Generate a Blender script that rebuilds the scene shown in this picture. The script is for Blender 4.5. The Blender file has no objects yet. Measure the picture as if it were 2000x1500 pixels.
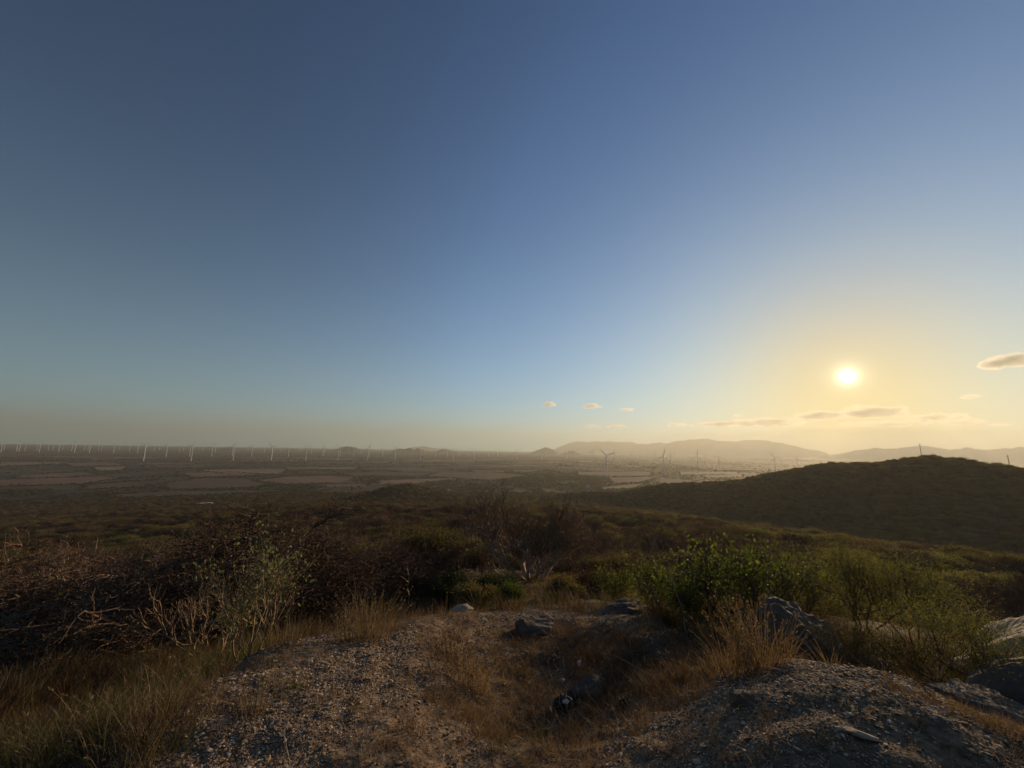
import bpy, bmesh, math, random
import numpy as np
from mathutils import Vector, Matrix

# ------------------------------------------------------------------ camera, world, sun, exposure
SC = bpy.context.scene
COL = SC.collection
FPX, PITCH, ROLL = 760.0, math.radians(9.5), math.atan(0.0182)
EYE = 94.0                                    # camera height above the plain (z = 0)
CF = np.array([0, math.cos(PITCH), math.sin(PITCH)])
_r0 = np.array([1.0, 0, 0]); _u0 = np.array([0, -math.sin(PITCH), math.cos(PITCH)])
CR = math.cos(ROLL)*_r0 + math.sin(ROLL)*_u0
CU = -math.sin(ROLL)*_r0 + math.cos(ROLL)*_u0
cam_data = bpy.data.cameras.new('camera'); cam = bpy.data.objects.new('camera', cam_data); COL.objects.link(cam)
cam_data.sensor_width = 36.0; cam_data.lens = 36.0*FPX/2000.0
cam_data.clip_start = 0.05; cam_data.clip_end = 120000
cam.matrix_world = Matrix(((CR[0], CU[0], -CF[0], 0), (CR[1], CU[1], -CF[1], 0), (CR[2], CU[2], -CF[2], EYE), (0, 0, 0, 1)))
SC.camera = cam

SUN_AZ, SUN_EL = math.radians(41.3), math.radians(8.7)
SUN_DIR = Vector((math.sin(SUN_AZ)*math.cos(SUN_EL), math.cos(SUN_AZ)*math.cos(SUN_EL), math.sin(SUN_EL)))
SUN_STRENGTH, SKY_STRENGTH, HAZE_DENSITY, HAZE_G = 5.0, 0.070, 0.000112, 0.40
SUN_COLOR = (1.0, 0.70, 0.39)

world = bpy.data.worlds.new('World'); SC.world = world; world.use_nodes = True
wn, wl = world.node_tree.nodes, world.node_tree.links
wn.clear()
w_out = wn.new('ShaderNodeOutputWorld'); w_bg = wn.new('ShaderNodeBackground')
sky = wn.new('ShaderNodeTexSky'); sky.sky_type = 'NISHITA'; sky.sun_disc = False
sky.sun_elevation = SUN_EL; sky.sun_rotation = SUN_AZ; sky.altitude = 100
sky.air_density = 1.0; sky.dust_density = 0.0; sky.ozone_density = 3.0
w_bg.inputs['Strength'].default_value = SKY_STRENGTH
# glow of the low sun in dusty air: forward scattering that depends only on the angle to the sun
geo = wn.new('ShaderNodeTexCoord')
nrm = wn.new('ShaderNodeVectorMath'); nrm.operation = 'NORMALIZE'; wl.new(geo.outputs['Generated'], nrm.inputs[0])
dot = wn.new('ShaderNodeVectorMath'); dot.operation = 'DOT_PRODUCT'; wl.new(nrm.outputs[0], dot.inputs[0])
dot.inputs[1].default_value = SUN_DIR
def wmath(op, a, b=None):
    n = wn.new('ShaderNodeMath'); n.operation = op
    for i, v in enumerate((a, b)):
        if v is None: continue
        if isinstance(v, (int, float)): n.inputs[i].default_value = v
        else: wl.new(v, n.inputs[i])
    return n.outputs[0]
def glow(g, amount, color):
    den = wmath('POWER', wmath('SUBTRACT', 1+g*g, wmath('MULTIPLY', dot.outputs['Value'], 2*g)), 1.5)
    v = wmath('MULTIPLY', wmath('DIVIDE', (1-g)**3, den), amount)
    m = wn.new('ShaderNodeVectorMath'); m.operation = 'SCALE'; m.inputs[0].default_value = color; wl.new(v, m.inputs['Scale'])
    return m.outputs[0]
def vadd(a, b):
    n = wn.new('ShaderNodeVectorMath'); n.operation = 'ADD'; wl.new(a, n.inputs[0]); wl.new(b, n.inputs[1]); return n.outputs[0]
tint = wn.new('ShaderNodeVectorMath'); tint.operation = 'MULTIPLY'; wl.new(sky.outputs[0], tint.inputs[0])
tint.inputs[1].default_value = (0.26, 0.65, 0.97)
def hg(g, amount):
    den = wmath('POWER', wmath('SUBTRACT', 1+g*g, wmath('MULTIPLY', dot.outputs['Value'], 2*g)), 1.5)
    return wmath('MULTIPLY', wmath('DIVIDE', (1-g)**3, den), amount)
broad = wmath('MINIMUM', wmath('ADD', hg(0.35, 2.0), 0.24), 1.3)       # clear air too is brighter towards the sun
clear = wn.new('ShaderNodeVectorMath'); clear.operation = 'SCALE'; wl.new(tint.outputs[0], clear.inputs[0]); wl.new(broad, clear.inputs['Scale'])
dusty = wn.new('ShaderNodeMix'); dusty.data_type = 'RGBA'; sep = wn.new('ShaderNodeSeparateXYZ'); wl.new(nrm.outputs[0], sep.inputs[0])
up = wmath('MAXIMUM', sep.outputs['Z'], 0.0)
layer = wmath('EXPONENT', wmath('MULTIPLY', up, -2.1))       # the dust lies low: less of it towards the zenith
low = wmath('MULTIPLY', wmath('EXPONENT', wmath('MULTIPLY', up, -5.0)), 0.36)
wl.new(wmath('ADD', wmath('MULTIPLY', hg(0.62, 0.80), layer), low), dusty.inputs['Factor'])
gold = wn.new('ShaderNodeMix'); gold.data_type = 'RGBA'; wl.new(hg(0.74, 1.0), gold.inputs['Factor'])
gold.inputs[6].default_value = (0.50/SKY_STRENGTH, 0.74/SKY_STRENGTH, 0.72/SKY_STRENGTH, 1); gold.inputs[7].default_value = (0.80/SKY_STRENGTH, 0.60/SKY_STRENGTH, 0.19/SKY_STRENGTH, 1)
wl.new(clear.outputs[0], dusty.inputs[6]); wl.new(gold.outputs[2], dusty.inputs[7])
total = vadd(dusty.outputs[2], glow(0.9892, 52.0, (1.0, 0.85, 0.6)))
wl.new(total, w_bg.inputs['Color']); wl.new(w_bg.outputs[0], w_out.inputs['Surface'])

sun_data = bpy.data.lights.new('sun', 'SUN'); sun_lamp = bpy.data.objects.new('sun', sun_data); COL.objects.link(sun_lamp)
sun_data.energy = SUN_STRENGTH; sun_data.color = SUN_COLOR; sun_data.angle = math.radians(0.5)
sun_lamp.rotation_euler = SUN_DIR.to_track_quat('Z', 'Y').to_euler()
sun_lamp.location = (0, 0, 300)

SC.view_settings.view_transform = 'Standard'; SC.view_settings.look = 'None'
SC.view_settings.exposure = 0.40; SC.view_settings.gamma = 1.0; SC.view_settings.use_curve_mapping = False
SC.render.engine = 'CYCLES'
cy = SC.cycles
cy.max_bounces = 5; cy.diffuse_bounces = 2; cy.glossy_bounces = 1; cy.transmission_bounces = 3; cy.transparent_max_bounces = 8; cy.volume_bounces = 2
cy.use_denoising = True
cy.volume_step_rate = 1.0; cy.volume_max_steps = 64
cy.sample_clamp_indirect = 3.0

# ------------------------------------------------------------------ helpers
rng = np.random.default_rng(7); random.seed(7)
def ray(px, py):
    d = CF*FPX + CR*(px-1000.0) + CU*(750.0-py)
    return d/math.hypot(d[0], d[1])           # horizontal length 1
def at(px, py, r): d = ray(px, py)*r; return (d[0], d[1], d[2]+EYE)
def on_plane(px, py, z=0.0): d = ray(px, py); t = (z-EYE)/d[2]; return (d[0]*t, d[1]*t, z)

_perm = np.random.default_rng(3).random((256, 256))
def vnoise(x, y):
    xi = np.floor(x).astype(np.int64); yi = np.floor(y).astype(np.int64); fx = x-xi; fy = y-yi
    fx = fx*fx*(3-2*fx); fy = fy*fy*(3-2*fy)
    a = _perm[xi & 255, yi & 255]; b = _perm[(xi+1) & 255, yi & 255]; c = _perm[xi & 255, (yi+1) & 255]; d = _perm[(xi+1) & 255, (yi+1) & 255]
    return (a*(1-fx)+b*fx)*(1-fy)+(c*(1-fx)+d*fx)*fy - 0.5
def fbm(x, y, oct=4, lac=2.13, gain=0.5):
    s = 0.0; a = 1.0
    for i in range(oct):
        s = s + a*vnoise(x+17.3*i, y-9.1*i); x = x*lac; y = y*lac; a *= gain
    return s

def mesh_obj(name, verts, faces, mats=(), parent=None, smooth=False, mat_idx=None, link=True):
    me = bpy.data.meshes.new(name)
    me.from_pydata(verts if isinstance(verts, list) else np.asarray(verts).tolist(), [], faces if isinstance(faces, list) else np.asarray(faces).tolist())
    for m in (mats if isinstance(mats, (list, tuple)) else [mats]): me.materials.append(m)
    if mat_idx is not None: me.polygons.foreach_set('material_index', np.asarray(mat_idx, dtype=np.int32))
    if smooth: me.polygons.foreach_set('use_smooth', np.ones(len(me.polygons), dtype=bool))
    me.update()
    o = bpy.data.objects.new(name, me)
    if link: COL.objects.link(o)
    if parent is not None: o.parent = parent
    return o
def tag(o, label=None, cat=None, group=None, kind=None):
    if label: o['label'] = label
    if cat: o['category'] = cat
    if group: o['group'] = group
    if kind: o['kind'] = kind
    return o
def empty(name, loc, label=None, cat=None, group=None, rz=0.0):
    o = bpy.data.objects.new(name, None); COL.objects.link(o); o.location = loc; o.rotation_euler = (0, 0, rz)
    return tag(o, label, cat, group)
def copy_tree(o, parent=None):
    c = o.copy(); COL.objects.link(c)
    if parent is not None: c.parent = parent
    for ch in list(o.children): copy_tree(ch, c)
    return c

# ------------------------------------------------------------------ materials
def new_mat(name):
    m = bpy.data.materials.new(name); m.use_nodes = True
    nt = m.node_tree; nt.nodes.clear()
    return m, nt.nodes, nt.links, nt.nodes.new('ShaderNodeOutputMaterial')
def ramp(n, stops):
    r = n.new('ShaderNodeValToRGB'); e = r.color_ramp.elements
    while len(e) < len(stops): e.new(0.5)
    for el, (p, c) in zip(e, stops): el.position = p; el.color = (*c, 1)
    return r
def mat_noise(name, stops, scale, rough=0.9, detail=6, bump=0.0, bscale=None, coord='Object', island=False, objrand=0.0, spec=0.2):
    m, n, l, out = new_mat(name)
    b = n.new('ShaderNodeBsdfPrincipled'); b.inputs['Roughness'].default_value = rough; b.inputs['Specular IOR Level'].default_value = spec
    tc = n.new('ShaderNodeTexCoord'); nz = n.new('ShaderNodeTexNoise'); nz.inputs['Scale'].default_value = scale; nz.inputs['Detail'].default_value = detail
    l.new(tc.outputs[coord], nz.inputs['Vector'])
    fac = nz.outputs['Fac']
    def addr(sock, amt):
        nonlocal fac
        s = n.new('ShaderNodeMath'); s.operation = 'MULTIPLY_ADD'; l.new(sock, s.inputs[0]); s.inputs[1].default_value = amt; s.inputs[2].default_value = -amt/2
        a = n.new('ShaderNodeMath'); a.operation = 'ADD'; a.use_clamp = True; l.new(fac, a.inputs[0]); l.new(s.outputs[0], a.inputs[1]); fac = a.outputs[0]
    if island: g = n.new('ShaderNodeNewGeometry'); addr(g.outputs['Random Per Island'], island)
    if objrand: oi = n.new('ShaderNodeObjectInfo'); addr(oi.outputs['Random'], objrand)
    r = ramp(n, stops); l.new(fac, r.inputs[0]); l.new(r.outputs[0], b.inputs['Base Color'])
    if bump:
        bz = n.new('ShaderNodeTexNoise'); bz.inputs['Scale'].default_value = bscale or scale*4; bz.inputs['Detail'].default_value = 8; l.new(tc.outputs[coord], bz.inputs['Vector'])
        bp = n.new('ShaderNodeBump'); bp.inputs['Strength'].default_value = bump; bp.inputs['Distance'].default_value = 0.02; l.new(bz.outputs['Fac'], bp.inputs['Height']); l.new(bp.outputs[0], b.inputs['Normal'])
    l.new(b.outputs[0], out.inputs['Surface'])
    return m
def mat_leaf(name, stops, trans=0.5, tint=(1.2, 1.3, 0.6), objrand=0.35, rough=0.6, spec=0.18):
    m, n, l, out = new_mat(name)
    b = n.new('ShaderNodeBsdfPrincipled'); b.inputs['Roughness'].default_value = rough; b.inputs['Specular IOR Level'].default_value = spec
    g = n.new('ShaderNodeNewGeometry'); oi = n.new('ShaderNodeObjectInfo')
    a = n.new('ShaderNodeMath'); a.operation = 'MULTIPLY'; l.new(g.outputs['Random Per Island'], a.inputs[0]); a.inputs[1].default_value = 1-objrand
    c = n.new('ShaderNodeMath'); c.operation = 'MULTIPLY_ADD'; l.new(oi.outputs['Random'], c.inputs[0]); c.inputs[1].default_value = objrand; l.new(a.outputs[0], c.inputs[2])
    r = ramp(n, stops); l.new(c.outputs[0], r.inputs[0]); l.new(r.outputs[0], b.inputs['Base Color'])
    t = n.new('ShaderNodeBsdfTranslucent'); mx = n.new('ShaderNodeMix'); mx.data_type = 'RGBA'; mx.blend_type = 'MULTIPLY'; mx.inputs['Factor'].default_value = 1
    l.new(r.outputs[0], mx.inputs[6]); mx.inputs[7].default_value = (*tint, 1); l.new(mx.outputs[2], t.inputs['Color'])
    ms = n.new('ShaderNodeMixShader'); ms.inputs[0].default_value = trans; l.new(b.outputs[0], ms.inputs[1]); l.new(t.outputs[0], ms.inputs[2])
    l.new(ms.outputs[0], out.inputs['Surface'])
    return m

M = {}
M['stone'] = mat_noise('stone', [(0.15, (.11, .083, .06)), (0.5, (.25, .195, .14)), (0.85, (.45, .37, .28)), (0.97, (.62, .56, .47))], 9, island=0, objrand=0.75, bump=0.3, bscale=60)
M['gravel'] = mat_noise('gravel', [(0.1, (.09, .061, .039)), (0.5, (.235, .165, .107)), (0.85, (.43, .33, .225)), (0.98, (.68, .58, .45))], 30, island=0, objrand=0.9)
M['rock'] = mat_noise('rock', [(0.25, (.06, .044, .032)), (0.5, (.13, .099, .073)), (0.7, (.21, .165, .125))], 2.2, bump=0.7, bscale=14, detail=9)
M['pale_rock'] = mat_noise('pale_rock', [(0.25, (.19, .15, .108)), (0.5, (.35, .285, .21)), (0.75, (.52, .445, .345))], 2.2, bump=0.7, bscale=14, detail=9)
M['bark_brown'] = mat_noise('bark_brown', [(0.2, (.06, .044, .033)), (0.6, (.15, .108, .078)), (0.9, (.26, .19, .14))], 4, objrand=0.6, bump=0.3, bscale=40)
M['bark_pale'] = mat_noise('bark_pale', [(0.2, (.28, .22, .17)), (0.6, (.48, .40, .31)), (0.9, (.62, .54, .44))], 5, objrand=0.2, bump=0.3, bscale=40)
M['bark_tan'] = mat_noise('bark_tan', [(0.2, (.16, .11, .07)), (0.6, (.34, .24, .14)), (0.9, (.46, .34, .21))], 6, objrand=0.2, bump=0.3, bscale=50)
M['twig'] = mat_noise('twig', [(0.2, (.05, .034, .025)), (0.55, (.125, .082, .058)), (0.9, (.23, .155, .105))], 1.5, island=0.3, objrand=0.6)
M['dark_bark'] = mat_noise('dark_bark', [(0.2, (.012, .009, .007)), (0.8, (.035, .026, .018))], 6, rough=1.0, spec=0.0)
M['bark_stem'] = mat_noise('bark_stem', [(0.2, (.14, .095, .058)), (0.6, (.30, .205, .122)), (0.9, (.42, .31, .19))], 6, objrand=0.2, bump=0.3, bscale=50)
M['dead_wood'] = mat_noise('dead_wood', [(0.2, (.16, .13, .10)), (0.8, (.36, .30, .23))], 8, bump=0.2)
M['leaf_green'] = mat_leaf('leaf_green', [(0, (.028, .038, .014)), (0.6, (.066, .08, .025)), (0.9, (.13, .13, .04)), (1, (.26, .23, .06))], 0.5, (1.35, 1.5, .6))
M['leaf_dark'] = mat_leaf('leaf_dark', [(0, (.016, .026, .010)), (1, (.05, .065, .022))], 0.3)
M['leaf_olive'] = mat_leaf('leaf_olive', [(0, (.05, .045, .02)), (0.6, (.115, .10, .042)), (1, (.19, .17, .075))], 0.45, (1.3, 1.2, .6))
M['leaf_brown'] = mat_leaf('leaf_brown', [(0, (.04, .026, .016)), (0.6, (.085, .054, .032)), (1, (.14, .092, .05))], 0.35, (1.3, 1.05, .7))
M['leaf_feather'] = mat_leaf('leaf_feather', [(0, (.07, .072, .03)), (1, (.19, .185, .08))], 0.5, (1.3, 1.3, .6))
M['leaf_pale'] = mat_leaf('leaf_pale', [(0, (.10, .12, .05)), (1, (.25, .27, .14))], 0.4, (1.2, 1.2, .7))
M['grass_gold'] = mat_leaf('grass_gold', [(0, (.10, .072, .042)), (0.6, (.20, .148, .086)), (1, (.35, .27, .165))], 0.38, (1.12, 1.0, .75), objrand=0.3, spec=0.2)
M['grass_rust'] = mat_leaf('grass_rust', [(0, (.05, .034, .021)), (0.6, (.10, .066, .039)), (1, (.18, .122, .072))], 0.38, (1.12, 1.0, .75), objrand=0.4, spec=0.2)
M['grass_green'] = mat_leaf('grass_green', [(0, (.045, .05, .018)), (1, (.13, .12, .05))], 0.45, (1.2, 1.2, .6), objrand=0.4, spec=0.2)
M['tower'] = mat_noise('tower', [(0.3, (.64, .65, .66)), (0.7, (.71, .71, .71))], .2, rough=0.45, spec=0.4)
def field_material():
    m, n, l, out = new_mat('field'); b = n.new('ShaderNodeBsdfPrincipled'); b.inputs['Roughness'].default_value = .95; b.inputs['Specular IOR Level'].default_value = .1
    tc = n.new('ShaderNodeTexCoord'); oi = n.new('ShaderNodeObjectInfo'); nz = n.new('ShaderNodeTexNoise'); nz.inputs['Scale'].default_value = .018; nz.inputs['Detail'].default_value = 10; l.new(tc.outputs['Object'], nz.inputs['Vector'])
    wv = n.new('ShaderNodeTexWave'); wv.inputs['Scale'].default_value = .035; wv.inputs['Distortion'].default_value = 3; wv.inputs['Detail'].default_value = 3; l.new(tc.outputs['Object'], wv.inputs['Vector'])
    r = ramp(n, [(0.0, (.085, .07, .048)), (.22, (.13, .09, .06)), (.5, (.17, .105, .07)), (.75, (.21, .125, .085)), (1, (.27, .19, .125))]); l.new(oi.outputs['Random'], r.inputs[0])
    f = n.new('ShaderNodeMath'); f.operation = 'MULTIPLY_ADD'; l.new(wv.outputs['Fac'], f.inputs[0]); f.inputs[1].default_value = .22; l.new(nz.outputs['Fac'], f.inputs[2])
    g = n.new('ShaderNodeMapRange'); g.inputs['From Min'].default_value = .25; g.inputs['From Max'].default_value = .9; g.inputs['To Min'].default_value = .5; g.inputs['To Max'].default_value = 1.35; l.new(f.outputs[0], g.inputs['Value'])
    x = n.new('ShaderNodeVectorMath'); x.operation = 'SCALE'; l.new(r.outputs[0], x.inputs[0]); l.new(g.outputs[0], x.inputs['Scale']); l.new(x.outputs[0], b.inputs['Base Color'])
    l.new(b.outputs[0], out.inputs['Surface']); return m
M['field'] = field_material()
M['white_plastic'] = mat_noise('white_plastic', [(0.3, (.62, .62, .62)), (0.7, (.82, .82, .8))], 5, rough=0.4)
M['black_plastic'] = mat_noise('black_plastic', [(0.3, (.010, .010, .010)), (0.7, (.024, .023, .022))], 5, rough=0.5, spec=0.3)
M['wall_white'] = mat_noise('wall_white', [(0.3, (.6, .58, .54)), (0.7, (.72, .7, .66))], 1)
M['roof_metal'] = mat_noise('roof_metal', [(0.3, (.5, .48, .45)), (0.7, (.62, .6, .57))], 1, rough=0.5)
M['concrete'] = mat_noise('concrete', [(0.3, (.3, .28, .25)), (0.7, (.42, .4, .36))], 1)
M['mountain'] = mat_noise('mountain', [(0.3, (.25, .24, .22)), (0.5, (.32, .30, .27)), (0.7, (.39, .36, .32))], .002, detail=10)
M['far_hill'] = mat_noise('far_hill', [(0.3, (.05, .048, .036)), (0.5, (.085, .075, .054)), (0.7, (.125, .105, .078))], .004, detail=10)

# ------------------------------------------------------------------ terrain
PROFILE = np.array([(0, 1.58), (2, 1.6), (3.5, 1.75), (6, 2.2), (10, 3.3), (15, 4.6), (25, 7.4), (40, 11.6), (70, 17.5), (100, 22), (160, 30), (250, 41), (400, 58), (600, 77), (760, 88.5), (850, 92.5), (950, 94), (1e6, 94)])
def profile(r): return -np.interp(r, PROFILE[:, 0], PROFILE[:, 1])
CTRL = [(600, 1500, 2.35), (800, 1500, 2.25), (1000, 1500, 2.3), (350, 1480, 2.65), (500, 1400, 2.9), (800, 1400, 2.7), (700, 1320, 3.4), (850, 1320, 3.35), (250, 1440, 3.0), (400, 1340, 3.65),
        (520, 1270, 4.25), (640, 1256, 4.4), (720, 1246, 4.6), (820, 1225, 5.0), (880, 1196, 6.0), (100, 1490, 4.0), (0, 1500, 4.2), (0, 1350, 6.5), (180, 1405, 5.4), (320, 1345, 5.4), (150, 1275, 8.5), (400, 1292, 7), (550, 1264, 7.4), (700, 1250, 8.0), (850, 1196, 9),
        (1000, 1420, 3.15), (1100, 1352, 3.88), (1150, 1280, 4.6), (1000, 1300, 4.3), (1250, 1300, 4.6), (1200, 1402, 3.22), (1250, 1240, 5.3), (950, 1240, 4.95), (1050, 1225, 5.4), (1000, 1198, 6.4), (1150, 1194, 6.6), (1250, 1197, 6.5), (1350, 1250, 5.5),
        (1330, 1350, 3.45), (1400, 1400, 2.65), (1600, 1400, 2.5), (1500, 1500, 2.2), (1700, 1500, 2.35), (1800, 1400, 2.85), (1920, 1490, 2.7), (1450, 1326, 3.45), (1550, 1297, 3.95), (1660, 1306, 4.0), (1760, 1335, 3.75), (1860, 1390, 3.4), (1960, 1455, 3.05),
        (1600, 1300, 5.6), (1750, 1338, 5.5), (1900, 1410, 4.3), (2000, 1430, 4.6), (1800, 1230, 8), (2000, 1290, 7.5), (1400, 1200, 7.5), (1600, 1200, 9)]
_cp = np.array([at(*c) for c in CTRL]); _cp[:, 2] -= EYE
# anchor points round the feet and beyond the mound that follow the general slope
_anch = []
for a in range(0, 360, 30):
    for r in ((1.2,) if -70 < (a+180) % 360-180 < 70 else (1.2, 3, 6)) + (14., 22.):
        _anch.append((r*math.sin(math.radians(a)), r*math.cos(math.radians(a)), 0))
_anch = np.array(_anch); _anch[:, 2] = profile(np.hypot(_anch[:, 0], _anch[:, 1]))
_cp = np.vstack([_cp, _anch])
_res = _cp[:, 2]-profile(np.hypot(_cp[:, 0], _cp[:, 1]))
def _kern(d): return np.exp(-(d/1.5)**2)*0.5+np.exp(-d/3.0)
_D = np.hypot(_cp[:, None, 0]-_cp[None, :, 0], _cp[:, None, 1]-_cp[None, :, 1])
_w = np.linalg.solve(_kern(_D)+np.eye(len(_cp))*0.02, _res)
CREST = [(900, 992, 640), (1050, 975, 640), (1150, 965, 620), (1210, 965, 600), (1250, 957, 580), (1290, 949, 560), (1330, 948, 540), (1390, 946, 520), (1450, 942, 500), (1496, 933, 490), (1545, 926, 480), (1590, 917.5, 470), (1632, 913, 470), (1685, 913, 470), (1720, 909, 470), (1790, 902, 470), (1825, 898, 470), (1860, 901, 465), (1912, 908, 455), (1965, 916, 445), (2000, 923, 440), (2150, 957, 430), (2400, 1017, 430)]
_cr = []
for px, py, r in CREST:
    q = at(px, py, r); _cr.append((math.atan2(q[0], q[1]), q[2]-EYE, r))
_cr = np.array(_cr)
def ground_z(x, y, rough=True):
    x = np.asarray(x, float); y = np.asarray(y, float); r = np.hypot(x, y); a = np.arctan2(x, y)
    z = profile(r)
    near = r < 26
    if near.any():
        xn, yn = x[near], y[near]
        d = np.hypot(xn[..., None]-_cp[:, 0], yn[..., None]-_cp[:, 1])
        fade = np.clip((26-r[near])/8, 0, 1)
        z[near] = z[near] + (_kern(d)@_w)*fade
    zc = np.interp(a, _cr[:, 0], _cr[:, 1], left=-200, right=-200); rc = np.interp(a, _cr[:, 0], _cr[:, 2])
    dr = r-rc; k = np.where(dr < 0, 0.24, 0.30)
    zh = zc - k*(np.sqrt(dr*dr+35.0**2)-35.0)
    ok = (a > _cr[0, 0]) & (a < _cr[-1, 0]) & (r > 60)
    zh = np.where(ok, zh, -300)
    mx = np.maximum(z, zh); mn = np.minimum(z, zh); z = mx + 2.5*np.exp(-np.clip(mx-mn, 0, 200)/6.0)*np.where(ok, 1, 0)*np.clip((r-100)/100, 0, 1)
    # low dark knoll between the slope and the fields
    kx, ky = 650*math.sin(-.262), 650*math.cos(-.262)
    du = (x-kx)*math.cos(.262)+(y-ky)*math.sin(.262)*0; dv = np.hypot(x-kx, y-ky)
    z = z + 22*np.exp(-((x-kx)/55)**2-((y-ky)/80)**2)
    z = np.maximum(z, -94.0)
    if rough:
        hill = np.clip((r-30)/80, 0, 1)*np.clip((z+94)/10, 0, 1)
        z = z + fbm(x/90+3, y/90, 4)*np.where(ok, 3.0, 6.0)*hill + fbm(x/14, y/14, 3)*1.0*np.clip((r-7)/20, 0, 1)*np.clip((z+94)/5, 0, 1)
        z = z + np.where(r < 40, fbm(x*0.9+5, y*0.9, 3)*0.09*np.clip((r-1)/1.5, 0, 1), 0) + np.where(r < 14, fbm(x*5.5, y*5.5, 4)*0.035, 0)
        z = z + np.where(r > 900, fbm(x/400, y/400, 2)*1.2*np.clip((r-900)/400, 0, 1), 0)
    return np.maximum(z, -95.0) + EYE
def gz(x, y): return float(ground_z(np.array([x]), np.array([y]))[0])
_march = np.concatenate([np.linspace(1.2, 12, 280), np.geomspace(12.1, 14000, 700)])
def G(px, py):                                  # the ground seen at a pixel of the 2000x1500 photograph
    d = ray(px, py); h = ground_z(d[0]*_march, d[1]*_march); below = EYE+d[2]*_march < h
    i = int(np.argmax(below)) if below.any() else len(_march)-1
    r = _march[i]; return (d[0]*r, d[1]*r, float(h[i]))
def from_polar(az_deg, r):
    x, y = r*math.sin(math.radians(az_deg)), r*math.cos(math.radians(az_deg)); return (x, y, gz(x, y))

az = np.radians(np.concatenate([np.arange(-63, 63.01, 0.3), np.arange(66, 297, 4.0)]))
rr = np.concatenate([np.array([0.3, 0.7, 1.0]), np.geomspace(1.2, 12, 250), np.geomspace(12.2, 60, 90), np.geomspace(61, 1000, 150), np.geomspace(1030, 15500, 60)])
AA, RR = np.meshgrid(az, rr, indexing='ij'); X = RR*np.sin(AA); Y = RR*np.cos(AA)
Z = ground_z(X.ravel(), Y.ravel()).reshape(X.shape)
na, nr = X.shape
verts = np.stack([X, Y, Z], -1).reshape(-1, 3)
ii, jj = np.meshgrid(np.arange(na), np.arange(nr-1), indexing='ij'); i2 = (ii+1) % na
faces = np.stack([ii*nr+jj, i2*nr+jj, i2*nr+jj+1, ii*nr+jj+1], -1).reshape(-1, 4)[:, ::-1]
vl = np.vstack([verts, [[0, 0, gz(0, 0)]]]); cidx = len(verts)
fl = faces.tolist() + [[cidx, ((i+1) % na)*nr, i*nr] for i in range(na)]

# bare gravel (1) / dry litter (0) cover of the ground, and the scrubby plain (far)
def bare_mask(x, y):
    r = np.hypot(x, y); a = np.degrees(np.arctan2(x, y)); s = fbm(x*1.3, y*1.3, 3)*1.1
    left = np.clip((4.6 - r - s*1.2 + np.where(a > -30, 0.6, -0.2))*2, 0, 1)*np.clip((a+42+s*4)/3, 0, 1)*np.clip((1.5-a+s*8)/5, 0, 1)
    mid = np.clip((r-4.6+s)*2, 0, 1)*np.clip((7.0-r+s)*2, 0, 1)*np.clip((a+14)/4, 0, 1)*np.clip((21-a)/4, 0, 1)
    right = np.clip((3.9-r-s*.5)*3, 0, 1)*np.clip((a-15+s*7)/5, 0, 1)*np.clip((54-a)/4, 0, 1)
    return np.maximum(np.maximum(left, mid*0.8), right)
def make_ground_material():
    m, n, l, out = new_mat('ground_soil')
    b = n.new('ShaderNodeBsdfPrincipled'); b.inputs['Roughness'].default_value = 0.95; b.inputs['Specular IOR Level'].default_value = 0.1
    tc = n.new('ShaderNodeTexCoord')
    def noise(s, d=8):
        z = n.new('ShaderNodeTexNoise'); z.inputs['Scale'].default_value = s; z.inputs['Detail'].default_value = d; l.new(tc.outputs['Object'], z.inputs['Vector']); return z.outputs['Fac']
    def mix(f, a, bb):
        x = n.new('ShaderNodeMix'); x.data_type = 'RGBA'; l.new(f, x.inputs['Factor']); l.new(a, x.inputs[6]); l.new(bb, x.inputs[7]); return x.outputs[2]
    gr = ramp(n, [(.3, (.09, .06, .037)), (.5, (.18, .124, .078)), (.72, (.30, .215, .142))]); l.new(noise(26), gr.inputs[0])
    so = ramp(n, [(.3, (.045, .03, .02)), (.52, (.095, .066, .042)), (.75, (.17, .12, .075))]); l.new(noise(6), so.inputs[0])
    pl = ramp(n, [(.3, (.032, .032, .022)), (.5, (.055, .05, .034)), (.72, (.10, .08, .055))]); l.new(noise(.006, 12), pl.inputs[0])
    ab = n.new('ShaderNodeAttribute'); ab.attribute_name = 'bare'; af = n.new('ShaderNodeAttribute'); af.attribute_name = 'far'
    c = mix(ab.outputs['Fac'], so.outputs[0], gr.outputs[0]); c = mix(af.outputs['Fac'], c, pl.outputs[0])
    l.new(c, b.inputs['Base Color'])
    bp = n.new('ShaderNodeBump'); bp.inputs['Strength'].default_value = 0.6; bp.inputs['Distance'].default_value = 0.015; l.new(noise(45, 6), bp.inputs['Height']); l.new(bp.outputs[0], b.inputs['Normal'])
    l.new(b.outputs[0], out.inputs['Surface']); return m
ground = mesh_obj('ground', vl.tolist(), fl, make_ground_material(), smooth=True); tag(ground, kind='structure')
for nm, val in (('bare', bare_mask(vl[:, 0], vl[:, 1])), ('far', np.clip((np.hypot(vl[:, 0], vl[:, 1])-700)/200, 0, 1))):
    at_ = ground.data.attributes.new(nm, 'FLOAT', 'POINT'); at_.data.foreach_set('value', np.asarray(val, dtype=np.float32))

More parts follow.
